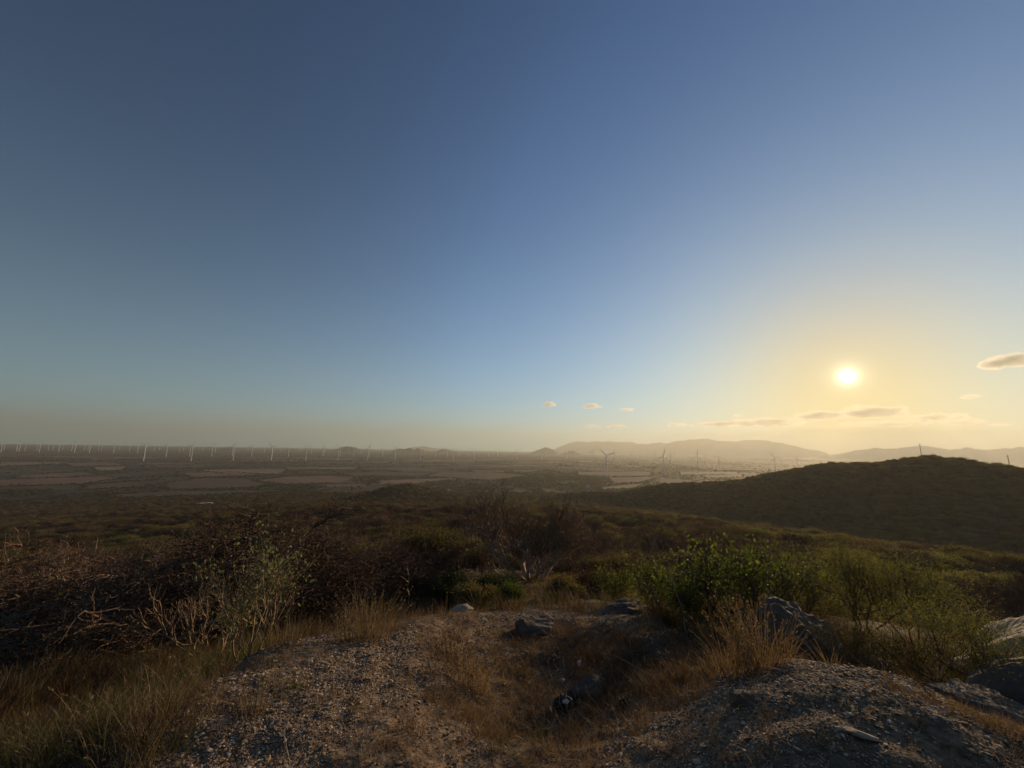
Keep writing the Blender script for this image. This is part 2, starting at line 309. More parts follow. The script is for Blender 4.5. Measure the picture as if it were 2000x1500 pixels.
# ------------------------------------------------------------------ far hills and mountains (each a closed relief that stands on the plain)
def relief(name, outline, dist, depth, z_base=-20.0, rows=18, rough=0.12):
    """outline: pixels along the skyline, left to right; the hill stands DIST metres off with a front and a rear slope DEPTH deep"""
    o = np.array(outline, float); px = np.linspace(o[0, 0], o[-1, 0], int(max(24, (o[-1, 0]-o[0, 0])/3))); py = np.interp(px, o[:, 0], o[:, 1])
    py = py+fbm(px/14.0+dist, px*0+.5, 4)*2.2*np.clip(np.minimum(px-px[0], px[-1]-px)/25, 0, 1)
    V = []; n = len(px); t = np.linspace(-1, 1, rows)
    for k, tt in enumerate(t):
        for i in range(n):
            d = ray(px[i], py[i]); top = EYE+d[2]*dist
            rad = dist + tt*depth*(0.75+0.25*math.sin(i*0.37)); end = min(1, min(i, n-1-i)/(n*0.08)+0.0)
            prof = (1-abs(tt)**1.25)
            h = top*prof*(1-0.0)
            h += float(fbm(np.array([i*0.22+dist]), np.array([tt*4.0]), 4)[0])*rough*top*2*(1-prof)*prof*4
            h = h*min(1, end+0.02) + z_base*(1-prof)
            V.append((d[0]*rad, d[1]*rad, h))
    Fc = [[k*n+i, k*n+i+1, (k+1)*n+i+1, (k+1)*n+i] for k in range(rows-1) for i in range(n-1)]
    ob = mesh_obj(name, V, Fc, M[name], smooth=True); tag(ob, kind='structure'); return ob
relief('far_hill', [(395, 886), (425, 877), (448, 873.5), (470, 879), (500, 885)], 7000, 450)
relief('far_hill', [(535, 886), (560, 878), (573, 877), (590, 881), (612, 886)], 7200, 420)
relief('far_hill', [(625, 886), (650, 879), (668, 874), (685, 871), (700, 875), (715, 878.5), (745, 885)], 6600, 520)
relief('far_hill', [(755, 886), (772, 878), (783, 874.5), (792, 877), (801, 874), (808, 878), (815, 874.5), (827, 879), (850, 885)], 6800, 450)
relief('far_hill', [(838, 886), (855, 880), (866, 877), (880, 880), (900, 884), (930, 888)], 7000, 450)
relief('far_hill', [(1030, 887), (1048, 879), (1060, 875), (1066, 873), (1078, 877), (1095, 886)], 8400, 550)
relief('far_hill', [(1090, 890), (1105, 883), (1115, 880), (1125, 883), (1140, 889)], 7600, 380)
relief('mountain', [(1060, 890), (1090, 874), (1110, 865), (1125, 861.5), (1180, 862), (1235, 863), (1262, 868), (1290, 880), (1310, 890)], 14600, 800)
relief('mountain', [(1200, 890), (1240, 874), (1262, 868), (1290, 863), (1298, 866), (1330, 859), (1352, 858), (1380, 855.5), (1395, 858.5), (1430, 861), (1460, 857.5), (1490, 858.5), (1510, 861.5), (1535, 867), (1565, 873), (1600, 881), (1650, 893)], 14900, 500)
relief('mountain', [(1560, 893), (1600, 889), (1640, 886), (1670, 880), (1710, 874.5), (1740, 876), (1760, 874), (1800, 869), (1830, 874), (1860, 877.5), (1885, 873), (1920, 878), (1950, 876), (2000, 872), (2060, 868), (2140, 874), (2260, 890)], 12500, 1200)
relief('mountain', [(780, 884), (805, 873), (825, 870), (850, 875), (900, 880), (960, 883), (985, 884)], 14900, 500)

# ------------------------------------------------------------------ fields on the plain
FIELDS = [[(0, 903), (130, 903), (120, 906), (0, 910)], [(125, 905), (210, 903), (250, 908.5), (140, 910)], [(180, 913), (250, 911), (240, 918), (190, 919)], [(40, 928), (165, 923), (190, 928), (30, 935)],
    [(0, 938), (200, 931.5), (240, 935), (150, 945), (0, 948)], [(0, 952), (130, 948), (160, 949), (150, 957), (0, 955)], [(175, 948), (260, 941.5), (290, 949), (165, 957)], [(200, 968), (330, 960), (480, 958.5), (585, 957.5), (470, 964), (260, 971)],
    [(330, 944), (400, 935.5), (480, 935.5), (520, 945), (500, 951), (400, 954), (330, 955)], [(350, 924.5), (440, 922), (520, 927), (380, 932)], [(390, 918), (560, 916.5), (550, 925), (450, 926)], [(560, 913), (700, 912.5), (690, 917), (560, 916)],
    [(500, 939), (560, 932), (640, 929.5), (690, 934), (660, 942), (560, 945)], [(665, 926), (740, 921.5), (840, 925), (830, 929), (700, 930)], [(620, 947), (720, 946), (715, 951), (640, 951)], [(705, 914.5), (790, 914), (880, 917), (850, 919), (705, 917)],
    [(740, 939), (880, 934.5), (890, 937), (800, 944), (745, 945)], [(860, 923), (960, 923), (1030, 928), (960, 938), (890, 934), (835, 930)], [(900, 908.5), (1040, 908), (1060, 911.5), (930, 911)], [(920, 919), (985, 919), (985, 922), (930, 922)],
    [(1000, 917.5), (1065, 918), (1030, 922), (1000, 921)], [(780, 898.3), (1000, 897.4), (960, 899.8), (800, 900.4)], [(1130, 901), (1160, 900.5), (1160, 903), (1130, 903)], [(1180, 905.5), (1230, 905.2), (1230, 907.3), (1190, 907.3)],
    [(1178, 911), (1260, 911), (1250, 913), (1178, 912.6)], [(1130, 922), (1270, 922), (1270, 929), (1190, 930), (1130, 928)], [(1190, 934), (1290, 931), (1250, 942), (1200, 944)], [(1180, 951), (1260, 944.5), (1240, 953), (1170, 956)],
    [(1330, 922), (1440, 922), (1440, 926), (1330, 927)], [(1370, 928), (1450, 927), (1450, 932), (1380, 933)], [(170, 897), (235, 897), (230, 898.4), (180, 898.4)], [(280, 911), (400, 910.3), (400, 912.5), (280, 912.7)],
    [(450, 899.8), (580, 899.3), (600, 901.3), (450, 901.5)], [(600, 903.5), (760, 902.4), (760, 905), (600, 905.5)], [(390, 898.4), (435, 898.3), (435, 899.8), (390, 900)], [(270, 904.5), (380, 905), (380, 906.8), (270, 906.5)],
    [(770, 907), (880, 906), (880, 908.5), (770, 909)], [(1090, 912.5), (1150, 912), (1150, 914.5), (1090, 915)], [(1010, 903), (1100, 902.5), (1100, 904.3), (1010, 904.5)], [(1400, 916), (1500, 916), (1500, 918.5), (1400, 918.5)]]
field_polys = []
def add_field(P, step=60):
    field_polys.append(P); c = P.mean(0)
    bm = bmesh.new(); vs = [bm.verts.new((p[0]-c[0], p[1]-c[1], 0)) for p in P]; bm.faces.new(vs)
    bmesh.ops.triangulate(bm, faces=bm.faces[:])
    for _ in range(4):
        lg = [e for e in bm.edges if e.calc_length() > step]
        if not lg: break
        bmesh.ops.subdivide_edges(bm, edges=lg, cuts=1); bmesh.ops.triangulate(bm, faces=bm.faces[:])
    co = np.array([v.co[:] for v in bm.verts]); h = ground_z(co[:, 0]+c[0], co[:, 1]+c[1])
    for v, hh in zip(bm.verts, h): v.co.z = hh+0.35
    bmesh.ops.recalc_face_normals(bm, faces=bm.faces[:])
    me = bpy.data.meshes.new('field'); bm.to_mesh(me); bm.free(); me.materials.append(M['field'])
    o = bpy.data.objects.new('field', me); COL.objects.link(o); o.location = (c[0], c[1], 0); tag(o, kind='structure')
def overlaps(P):
    c = P.mean(0); t = np.vstack([P, c[None], (P+c)/2, (P+np.roll(P, 1, 0))/2]); return any(in_poly(Q, t[:, 0], t[:, 1]).any() or in_poly(P, Q[:, 0], Q[:, 1]).any() for Q in field_polys)
def in_poly(P, x, y):
    ins = np.zeros(x.shape, bool); j = len(P)-1
    for i in range(len(P)):
        c = ((P[i, 1] > y) != (P[j, 1] > y)) & (x < (P[j, 0]-P[i, 0])*(y-P[i, 1])/(P[j, 1]-P[i, 1]+1e-12)+P[i, 0]); ins ^= c; j = i
    return ins

for poly in FIELDS:
    mid = np.mean(poly, axis=0); add_field(np.array([on_plane(mid[0]+(x-mid[0])*1.04, mid[1]+(y-mid[1])*1.12, 0)[:2] for x, y in poly]))
R2 = np.random.default_rng(21); ct, st_ = math.cos(.22), math.sin(.22)          # narrow parcels between the larger fields, on one slanted grid
v0 = 900.0
while v0 < 3600:
    dv = R2.uniform(55, 120)*(1+v0/3000); u0 = -4200+R2.uniform(0, 200)
    while u0 < 3200:
        du = R2.uniform(160, 420)*(1+v0/4000)
        if R2.random() < .36 and abs(u0) < v0*1.55:
            e = R2.normal(size=(4, 2))*9; q = np.array([(u0+12, v0+8), (u0+du-12, v0+8), (u0+du-12, v0+dv-8), (u0+12, v0+dv-8)])+e
            P = np.stack([q[:, 0]*ct-q[:, 1]*st_, q[:, 0]*st_+q[:, 1]*ct], 1); rr0 = np.hypot(P[:, 0], P[:, 1])
            if rr0.min() > 930 and P[:, 1].min() > 300 and (ground_z(P[:, 0], P[:, 1], False) < 3).all() and not overlaps(P): add_field(P, 90)
        u0 += du
    v0 += dv
# ------------------------------------------------------------------ plant builders
def prisms(segs, k=3):
    """segs rows: p0(3) p1(3) r0 r1 -> open k-sided tubes"""
    s = np.asarray(segs, float); p0, p1, r0, r1 = s[:, :3], s[:, 3:6], s[:, 6], s[:, 7]
    d = p1-p0; d /= np.linalg.norm(d, axis=1, keepdims=True)+1e-9
    ref = np.where(np.abs(d[:, 2:3]) < 0.9, np.array([[0, 0, 1.0]]), np.array([[1.0, 0, 0]]))
    u = np.cross(d, ref); u /= np.linalg.norm(u, axis=1, keepdims=True)+1e-9; v = np.cross(d, u)
    V = np.empty((len(s), 2*k, 3)); 
    for i in range(k):
        a = 2*math.pi*i/k; o = u*math.cos(a)+v*math.sin(a)
        V[:, i] = p0+o*r0[:, None]; V[:, k+i] = p1+o*r1[:, None]
    base = (np.arange(len(s))*2*k)[:, None]
    F = np.concatenate([np.stack([base[:, 0]+i, base[:, 0]+(i+1) % k, base[:, 0]+k+(i+1) % k, base[:, 0]+k+i], 1) for i in range(k)])
    return V.reshape(-1, 3), F
def grow(stems, levels, length, radius, up=0.15, spread=0.7, split=(2, 3), decay=0.72, rdecay=0.62, wob=0.22, steps=3, seed=1, lean=0.5, flat=0.0, thick_from=None):
    """recursive branching; returns thick segs, thin segs, tips (point, direction)"""
    R = random.Random(seed); thick, thin, tips = [], [], []
    def branch(p, d, L, r, lev):
        n = steps; q = p
        for i in range(n):
            d = (d + Vector((R.gauss(0, wob), R.gauss(0, wob), R.gauss(0, wob)+up))).normalized()
            if flat: d.z *= (1-flat*(1-lev/levels)); d.normalize()
            e = q + d*(L/n); ra = r*(1-(1-rdecay)*i/n); rb = r*(1-(1-rdecay)*(i+1)/n)
            (thick if lev >= (levels-1 if thick_from is None else thick_from) else thin).append((*q, *e, ra, rb)); q = e
            if lev > 0 and i < n-1 and R.random() < 0.35:
                side = (d+Vector((R.gauss(0, spread), R.gauss(0, spread), R.gauss(0, spread*.6)))).normalized()
                branch(q, side, L*decay*R.uniform(.6, 1), rb*.7, lev-1)
        if lev == 0: tips.append((q, d)); return
        for _ in range(R.randint(*split)):
            nd = (d+Vector((R.gauss(0, spread), R.gauss(0, spread), R.gauss(0, spread*.7)))).normalized()
            branch(q, nd, L*decay*R.uniform(.75, 1.15), r*rdecay, lev-1)
    for s in range(stems):
        a = 2*math.pi*(s+R.random()*.7)/stems; d = Vector((math.cos(a)*lean, math.sin(a)*lean, 1)).normalized()
        branch(Vector((math.cos(a)*.06*stems*0.3, math.sin(a)*.06*stems*.3, -0.12)), d, length*R.uniform(.8, 1.15), radius*R.uniform(.7, 1.1), levels)
    return thick, thin, tips
def leaf_quads(centers, size, seed, updir=0.4, aspect=0.5, droop=0.0, dirs=None):
    """folded leaves: two quads that share the midrib, six corners each"""
    R = np.random.default_rng(seed); c = np.asarray(centers, float); n = len(c)
    d = R.normal(size=(n, 3)) if dirs is None else dirs+R.normal(size=(n, 3))*0.5
    d[:, 2] -= droop; d /= np.linalg.norm(d, axis=1, keepdims=True)
    nn = R.normal(size=(n, 3)); nn[:, 2] += updir*3; s = np.cross(d, nn); s /= np.linalg.norm(s, axis=1, keepdims=True)+1e-9; nn = np.cross(s, d)
    L = size*R.uniform(.6, 1.3, (n, 1)); W = L*aspect*0.5
    V = np.stack([c, c+d*L, c+d*L*.35+s*W+nn*W*.35, c+d*L*.7+s*W*.75+nn*W*.3, c+d*L*.35-s*W+nn*W*.35, c+d*L*.7-s*W*.75+nn*W*.3], 1)
    b = (np.arange(n)*6)[:, None]
    return V.reshape(-1, 3), np.concatenate([b+np.array([0, 2, 3, 1]), b+np.array([0, 1, 5, 4])])
def joinvf(parts):
    Vs, Fs, Ms, o = [], [], [], 0
    for V, F, mi in parts:
        Vs.append(V); Fs.append(np.asarray(F)+o); Ms.append(np.full(len(F), mi)); o += len(V)
    return np.vstack(Vs), [f for F in Fs for f in F.tolist()], np.concatenate(Ms)
def leaf_cloud(tips, per, spread, seed):
    R = np.random.default_rng(seed); t = np.array([p[:] for p, d in tips]); idx = np.repeat(np.arange(len(t)), per)
    return t[idx]+R.normal(size=(len(idx), 3))*spread

def dome(seed, rad=1.9, hgt=2.6, clumps=6, twigs=420, leaves=500, leaf=.13, flat=0.0, thick=.010, aspect=.5, fork=4):
    """a rounded crown of overlapping clumps: twigs that fan out to the clump surfaces and leaves on them, on a few bent stems"""
    R = np.random.default_rng(seed); a = R.uniform(0, 6.28, clumps); q = rad*.62*np.sqrt(R.random(clumps)); cr = rad*R.uniform(.36, .62, clumps)
    cz = hgt*(.62-.22*(q/rad)**2+R.uniform(-.08, .08, clumps)); ch = cr*(.8-.45*flat); C = np.stack([q*np.cos(a), q*np.sin(a), np.minimum(cz, hgt-ch)], 1)
    def surf(n, lo, hi, zmin):
        k = R.integers(clumps, size=n); d = R.normal(size=(n, 3)); d /= np.linalg.norm(d, axis=1, keepdims=True); d[:, 2] = np.where(d[:, 2] < zmin, -d[:, 2]*.6, d[:, 2])
        s = R.uniform(lo, hi, (n, 1))*(1+.18*np.sin(d[:, :1]*7+k[:, None])); return k, C[k]+d*s*np.stack([cr[k], cr[k], ch[k]], 1), d
    thick_s, thin_s = [], []
    for i in range(fork):
        b = np.array([R.normal()*.12, R.normal()*.12, -.15])
        for j in range(i, clumps, fork):
            m = b*.5+C[j]*.5+R.normal(size=3)*.12; m[2] = C[j][2]*.45; e = C[j]-np.array([0, 0, ch[j]*.5])
            thick_s += [(*b, *m, .055*rad/1.9, .04*rad/1.9), (*m, *e, .04*rad/1.9, .02*rad/1.9)]
    k, p, d = surf(twigs, .8, 1.08, -.15); o = C[k]-np.array([0, 0, 1.])*ch[k][:, None]*.6+R.normal(size=(twigs, 3))*cr[k][:, None]*.22; mid = o*.45+p*.55+R.normal(size=(twigs, 3))*.07*rad
    t = np.full((twigs, 1), thick); thin_s = np.concatenate([np.hstack([o, mid, t*1.4, t]), np.hstack([mid, p, t, t*.4])])
    lv = surf(leaves, .72, 1.04, -.35)[1] if leaves else np.zeros((0, 3))
    return thick_s, thin_s, lv
def plant_meshes(seed, kind):
    """-> list of (part name, V, F, material list, material index)"""
    P = []
    if kind == 'bare':
        th, tn, tp = grow(4, 5, .95, .055, up=.06, spread=.62, seed=seed, decay=.78, wob=.16, lean=.75)
        P.append(('trunk', *joinvf([(*prisms(th, 5), 0)]), [M['bark_pale'] if seed % 3 == 0 else M['bark_brown']])); P.append(('crown', *joinvf([(*prisms(tn, 3), 0)]), [M['twig']]))
    elif kind == 'thorn':
        th, tn, tp = grow(5, 5, .8, .05, up=.03, spread=.8, seed=seed, decay=.8, wob=.24, lean=.9, flat=.25)
        lv = leaf_cloud(tp, 2, .12, seed)
        P.append(('trunk', *joinvf([(*prisms(th, 5), 0)]), [M['bark_brown']])); P.append(('crown', *joinvf([(*prisms(tn, 3), 0), (*leaf_quads(lv, .06, seed), 1)]), [M['twig'], M['leaf_brown']]))
    elif kind == 'green':
        th, tn, tp = grow(3, 4, .95, .06, up=.08, spread=.7, seed=seed, decay=.76, wob=.16, lean=.65); lv = leaf_cloud(tp, 14, .20, seed)
        P.append(('trunk', *joinvf([(*prisms(th, 5), 0)]), [M['bark_brown']])); P.append(('crown', *joinvf([(*prisms(tn, 3), 0), (*leaf_quads(lv, .09, seed), 1)]), [M['twig'], M['leaf_green']]))
    else:
        nt, nl, lf, mt, fl = {'olive': (300, 2400, .08, 'leaf_olive', 0), 'dry': (900, 420, .09, 'leaf_brown', 0), 'dark': (260, 2600, .085, 'leaf_dark', 0), 'umbrella': (380, 2600, .07, 'leaf_feather', .8)}[kind]
        th, tn, lv = dome(seed, twigs=nt, leaves=nl, flat=fl, clumps=9 if fl else 7)
        P.append(('trunk', *joinvf([(*prisms(th, 5), 0)]), [M['bark_brown']])); P.append(('crown', *joinvf([(*prisms(tn, 3), 0), (*leaf_quads(lv, lf, seed, aspect=.4), 1)]), [M['twig'], M[mt]]))
    return P
def plant_thing(name, seed, kind):
    root = bpy.data.objects.new(name, None); COL.objects.link(root)
    hh = 0
    for nm, V, F, mi, mats in plant_meshes(seed, kind):
        hh = max(hh, V[:, 2].max()); mesh_obj(nm, V, F, mats, parent=root, mat_idx=mi)
    root['h'] = float(hh); return root

# instances of a kind too many to count: one object with geometry nodes
SRC = {}
def source(name, V, F, mats, mi=None): return mesh_obj(name, V, F, mats, mat_idx=mi, link=False)
def scatter(name, sources, pts, scl, rotz, idx, tilt=None):
    coll = bpy.data.collections.new(name+'_pieces')
    for i, s in enumerate(sources): coll.objects.link(s)
    order = sorted(range(len(sources)), key=lambda i: sources[i].name); rank = np.empty(len(sources), int); rank[order] = np.arange(len(sources))
    me = bpy.data.meshes.new(name); n = len(pts); me.vertices.add(n); me.vertices.foreach_set('co', np.asarray(pts, np.float32).ravel())
    a = me.attributes.new('scl', 'FLOAT_VECTOR', 'POINT'); s = np.asarray(scl, np.float32); s = np.repeat(s[:, None], 3, 1) if s.ndim == 1 else s; a.data.foreach_set('vector', s.ravel())
    rot = np.zeros((n, 3), np.float32); rot[:, 2] = rotz
    if tilt is not None: rot[:, :2] = tilt
    a = me.attributes.new('rot', 'FLOAT_VECTOR', 'POINT'); a.data.foreach_set('vector', rot.ravel())
    a = me.attributes.new('pick', 'INT', 'POINT'); a.data.foreach_set('value', rank[np.asarray(idx)].astype(np.int32))
    me.update(); o = bpy.data.objects.new(name, me); COL.objects.link(o); tag(o, kind='stuff')
    ng = bpy.data.node_groups.new(name, 'GeometryNodeTree'); ng.interface.new_socket('Geometry', in_out='INPUT', socket_type='NodeSocketGeometry'); ng.interface.new_socket('Geometry', in_out='OUTPUT', socket_type='NodeSocketGeometry')
    N, L = ng.nodes, ng.links; gi = N.new('NodeGroupInput'); go = N.new('NodeGroupOutput'); ip = N.new('GeometryNodeInstanceOnPoints'); ci = N.new('GeometryNodeCollectionInfo')
    ci.inputs['Collection'].default_value = coll; ci.inputs['Separate Children'].default_value = True; ci.inputs['Reset Children'].default_value = True
    def named(nm, tp):
        q = N.new('GeometryNodeInputNamedAttribute'); q.data_type = tp; q.inputs['Name'].default_value = nm; return q.outputs[0]
    mtp = N.new('GeometryNodeMeshToPoints'); L.new(gi.outputs[0], mtp.inputs[0]); L.new(mtp.outputs[0], ip.inputs['Points'])
    L.new(ci.outputs[0], ip.inputs['Instance']); ip.inputs['Pick Instance'].default_value = True
    L.new(named('pick', 'INT'), ip.inputs['Instance Index']); L.new(named('scl', 'FLOAT_VECTOR'), ip.inputs['Scale'])
    er = N.new('FunctionNodeEulerToRotation'); L.new(named('rot', 'FLOAT_VECTOR'), er.inputs[0]); L.new(er.outputs[0], ip.inputs['Rotation'])
    L.new(ip.outputs[0], go.inputs[0]); md = o.modifiers.new('scatter', 'NODES'); md.node_group = ng
    return o

# ------------------------------------------------------------------ scrub: single trees on the slope, then the wood beyond
KINDS = ['bare', 'thorn', 'dry', 'olive', 'green', 'dark', 'umbrella']
NAME = {'bare': 'bare_tree', 'thorn': 'thorn_tree', 'dry': 'dry_shrub', 'olive': 'olive_scrub_tree', 'green': 'green_shrub', 'dark': 'evergreen_shrub', 'umbrella': 'feathery_acacia'}
LOOK1 = {'bare': 'leafless forked brown tree', 'thorn': 'tangled brown thorn tree', 'dry': 'rounded russet twiggy shrub', 'olive': 'rounded dull olive tree', 'green': 'leafy green shrub', 'dark': 'dense dark evergreen shrub', 'umbrella': 'flat topped feathery acacia'}
LOOKS = {k: v+'s' for k, v in LOOK1.items()}
def words_of(n):
    one = ['first', 'second', 'third', 'fourth', 'fifth', 'sixth', 'seventh', 'eighth', 'ninth', 'tenth', 'eleventh', 'twelfth', 'thirteenth', 'fourteenth', 'fifteenth', 'sixteenth', 'seventeenth', 'eighteenth', 'nineteenth']
    if n < 19: return one[n]
    t, u = divmod(n+1, 10); tens = ['', '', 'twent', 'thirt', 'fort', 'fift']
    return tens[t]+'ieth' if u == 0 else tens[t]+'y-'+one[u-1]
CATS = {'bare': 'tree', 'thorn': 'tree', 'dry': 'shrub', 'olive': 'tree', 'green': 'shrub', 'dark': 'shrub', 'umbrella': 'tree'}
GROUPS = {k: NAME[k].replace('_', ' ')+'s in the scrub below the mound' for k in KINDS}
def zone(a, r):
    s = 'far downslope ' if r > 38 else ('downslope ' if r > 20 else 'close ')
    if a < -36: return s+'at the left edge'
    if a < -22: return s+'behind the tan shrub'
    if a < -7: return s+'behind the golden grass'
    if a < 9: return s+'round the pale bare tree'
    if a < 24: return s+'left of the green bushes'
    if a < 38: return s+'behind the green bushes'
    return s+'before the wooded hill'
protos = {}
for kind in KINDS:
    protos[kind] = []
    for s in range(4 if kind in ('bare', 'thorn', 'dry') else 2):
        protos[kind].append([plant_thing(NAME[kind], 11*s+KINDS.index(kind)*101+3, kind), False])
def put_plant(kind, x, y, s, label=None, group=None, z=None, variant=None):
    pr = protos[kind][rng.integers(len(protos[kind])) if variant is None else variant % len(protos[kind])]
    o = pr[0] if not pr[1] else copy_tree(pr[0]); pr[1] = True
    o.location = (x, y, (gz(x, y) if z is None else z)-0.02); o.rotation_euler = (0, 0, rng.uniform(0, 6.28)); o.scale = (s, s, s*rng.uniform(.85, 1.1))
    tag(o, label, CATS[kind], group or GROUPS[kind]); return o
def mix_at(x, y):
    """which kinds grow at a place: patches of russet thicket, olive crowns and a greener right side"""
    n1 = fbm(x/45, y/45, 3); n2 = fbm(x/16+40, y/16, 2); a = np.degrees(np.arctan2(x, y)); u = rng.random(len(x))
    k = np.where(u < .31, 0, np.where(u < .52, 1, np.where(u < .76, 2, 3)))
    oliv = (n2+n1*.6 > .19) | ((a > 15) & (n2 > .1) & (u > .35)); k = np.where(oliv, np.where(u < .55, 3, np.where(u < .75, 6, 2)), k)
    k = np.where((a > 26) & (u > .80), 6, k); hill = (a > 15) & (np.hypot(x, y) > 270); w = rng.random(len(x)); k = np.where(hill & (w < .55), np.where(w < .3, 3, 6), k); k = np.where((n2 < -.42) & (u < .35), 5, k)
    return k
def jitter_grid(sp, r0, r1, a0=-58, a1=58):
    g = np.arange(-r1, r1, sp); gx, gy = np.meshgrid(g, g[g > -5]); gx = gx.ravel(); gy = gy.ravel()
    gx = gx+rng.uniform(-.48, .48, gx.shape)*sp; gy = gy+rng.uniform(-.48, .48, gy.shape)*sp
    r = np.hypot(gx, gy); a = np.degrees(np.arctan2(gx, gy)); m = (r >= r0) & (r < r1) & (a > a0) & (a < a1); return gx[m], gy[m]
R_SINGLE = 62.0
tx, ty = jitter_grid(2.75, 10.5, R_SINGLE)
ta = np.degrees(np.arctan2(tx, ty)); tr = np.hypot(tx, ty)
cx_, cy_ = at(1040, 1130, 15)[:2]
lim = np.interp(ta, [-60, -35, -25, -10, 5, 15, 30, 40, 55], [8, 9, 12, 12, 11, 11, 13, 14, 14])
ok = (tr > lim) & ~((np.abs(tx-cx_) < 2.8) & (ty > cy_-6.5) & (ty < cy_+2.0))
tx, ty, ta, tr = tx[ok], ty[ok], ta[ok], tr[ok]
tk = mix_at(tx, ty)
zones = [zone(a, r) for a, r in zip(ta, tr)]; place = {}
for i in np.argsort(ta): place.setdefault((int(tk[i]), zones[i]), []).append(int(i))
for i, (x, y, a, r, k) in enumerate(zip(tx, ty, ta, tr, tk)):
    kind = KINDS[k]; s = math.exp(rng.normal()*.3)*np.interp(r, [9, 16, 24, 36, 60], [.42, .5, .68, .9, 1.12])
    row = place[(int(k), zones[i])]; n = row.index(i)
    put_plant(kind, float(x), float(y), float(s), (words_of(n)+' from left of the '+LOOKS[kind] if len(row) > 1 else 'lone '+LOOK1[kind])+' '+zones[i], None)
for kind in KINDS:
    for pr in protos[kind]:
        if not pr[1]:
            for ch in list(pr[0].children): bpy.data.objects.remove(ch)
            bpy.data.objects.remove(pr[0])
# far wood: coarser crowns
def far_variant(seed, leafm, twigm, twigs, leaves, flat=0, leaf=.2, rad=1.9, hgt=2.6):
    th, tn, lv = dome(seed, rad=rad, hgt=hgt, twigs=twigs, leaves=leaves, flat=flat, thick=.016, clumps=8)
    V, F, mi = joinvf([(*prisms(th, 4), 0), (*prisms(tn, 3), 1)]+([(*leaf_quads(lv, leaf, seed, aspect=.6), 2)] if leaves else []))
    return source('crown_%d' % seed, V, F, [M['bark_brown'], M[twigm], M[leafm]], mi)
far_src = [far_variant(201, 'leaf_brown', 'twig', 620, 320, leaf=.13), far_variant(202, 'leaf_brown', 'twig', 520, 700, leaf=.13), far_variant(203, 'leaf_brown', 'twig', 380, 1200, rad=2.2, leaf=.13), far_variant(204, 'leaf_olive', 'twig', 160, 3400, rad=2.1, leaf=.09),
           far_variant(205, 'leaf_dark', 'twig', 100, 3200, leaf=.095), far_variant(206, 'leaf_feather', 'twig', 180, 3200, .8, rad=2.4, leaf=.09), far_variant(207, 'leaf_olive', 'twig', 180, 3200, .6, rad=2.3, leaf=.09)]
FK = np.array([0, 1, 2, 3, 3, 4, 5])
xs, ys = [], []
for sp, r0, r1 in ((3.1, R_SINGLE, 140), (3.9, 140, 300), (3.7, 300, 600), (4.3, 600, 960)):
    a, b = jitter_grid(sp, r0, r1); xs.append(a); ys.append(b)
fx = np.concatenate(xs); fy = np.concatenate(ys); fz = ground_z(fx, fy)
fr = np.hypot(fx, fy)
keep = (fz > 1.2) | (fr < 820); keep &= ~np.logical_or.reduce([in_poly(P, fx, fy) for P in field_polys])
fx, fy, fz, fr = fx[keep], fy[keep], fz[keep], fr[keep]
fk = FK[mix_at(fx, fy)]; fk = np.where((fk == 3) & (rng.random(len(fk)) < .3), 6, fk)
scatter('scrub_woodland', far_src, np.stack([fx, fy, fz-.05], 1), np.clip(np.exp(rng.normal(size=len(fx))*.36)*np.where(rng.random(len(fx)) < .04, 1.4, .97), .4, 1.8)*np.interp(fr, [60, 140, 270, 330, 960], [1.0, 1.3, 1.3, 1.0, 1.15]), rng.uniform(0, 6.28, len(fx)), fk)

# hedgerows, lone bushes and scrub patches on the plain
hx, hy, hs = [], [], []
for P in field_polys:
    for i in range(len(P)):
        p, q = P[i], P[(i+1) % len(P)]; L = np.hypot(*(q-p)); n = int(L/6.0); t = rng.random(n)
        off = fbm(t*L/60+i*7, np.full(n, 3.3*i+p[0]*.01), 2); kk = off > -.22
        pts = p+(q-p)*t[kk, None]+rng.normal(size=(kk.sum(), 2))*np.array([2.2, 3.0]); hx.append(pts[:, 0]); hy.append(pts[:, 1]); hs.append(rng.uniform(.6, 1.6, len(pts)))
def plain_scatter(n, r0, r1, thr, s0, s1, power=1.0):
    r = r0*(r1/r0)**(rng.random(n)**power); a = np.radians(rng.uniform(-57, 57, n)); x, y = r*np.sin(a), r*np.cos(a)
    m = fbm(x/160+r/900, y/420, 3)+fbm(x/50, y/60, 2)*.5 > thr; x, y = x[m], y[m]
    m = ~np.logical_or.reduce([in_poly(P, x, y) for P in field_polys]); x, y = x[m], y[m]
    hx.append(x); hy.append(y); hs.append(rng.uniform(s0, s1, len(x)))
plain_scatter(36000, 860, 2600, -.12, .6, 1.6)
plain_scatter(24000, 2300, 8500, -.15, 1.2, 2.6)
r = rng.uniform(900, 1900, 9000); a = np.radians(rng.uniform(-6, 14, 9000)); hx.append(r*np.sin(a)); hy.append(r*np.cos(a)); hs.append(rng.uniform(.6, 1.5, 9000))
m = ~np.logical_or.reduce([in_poly(P, hx[-1], hy[-1]) for P in field_polys]) & (fbm(hx[-1]/60, hy[-1]/90, 3) > -.05); hx[-1], hy[-1], hs[-1] = hx[-1][m], hy[-1][m], hs[-1][m]
hx = np.concatenate(hx); hy = np.concatenate(hy); hs = np.concatenate(hs); hz = ground_z(hx, hy); m = hz < 14; hx, hy, hs, hz = hx[m], hy[m], hs[m], hz[m]
hk = rng.choice([2, 3, 4, 6, 4], len(hx)); 
scatter('hedgerow_scrub', far_src, np.stack([hx, hy, hz-.1], 1), np.stack([hs*1.15, hs*1.15, hs*.9], 1), rng.uniform(0, 6.28, len(hx)), hk)

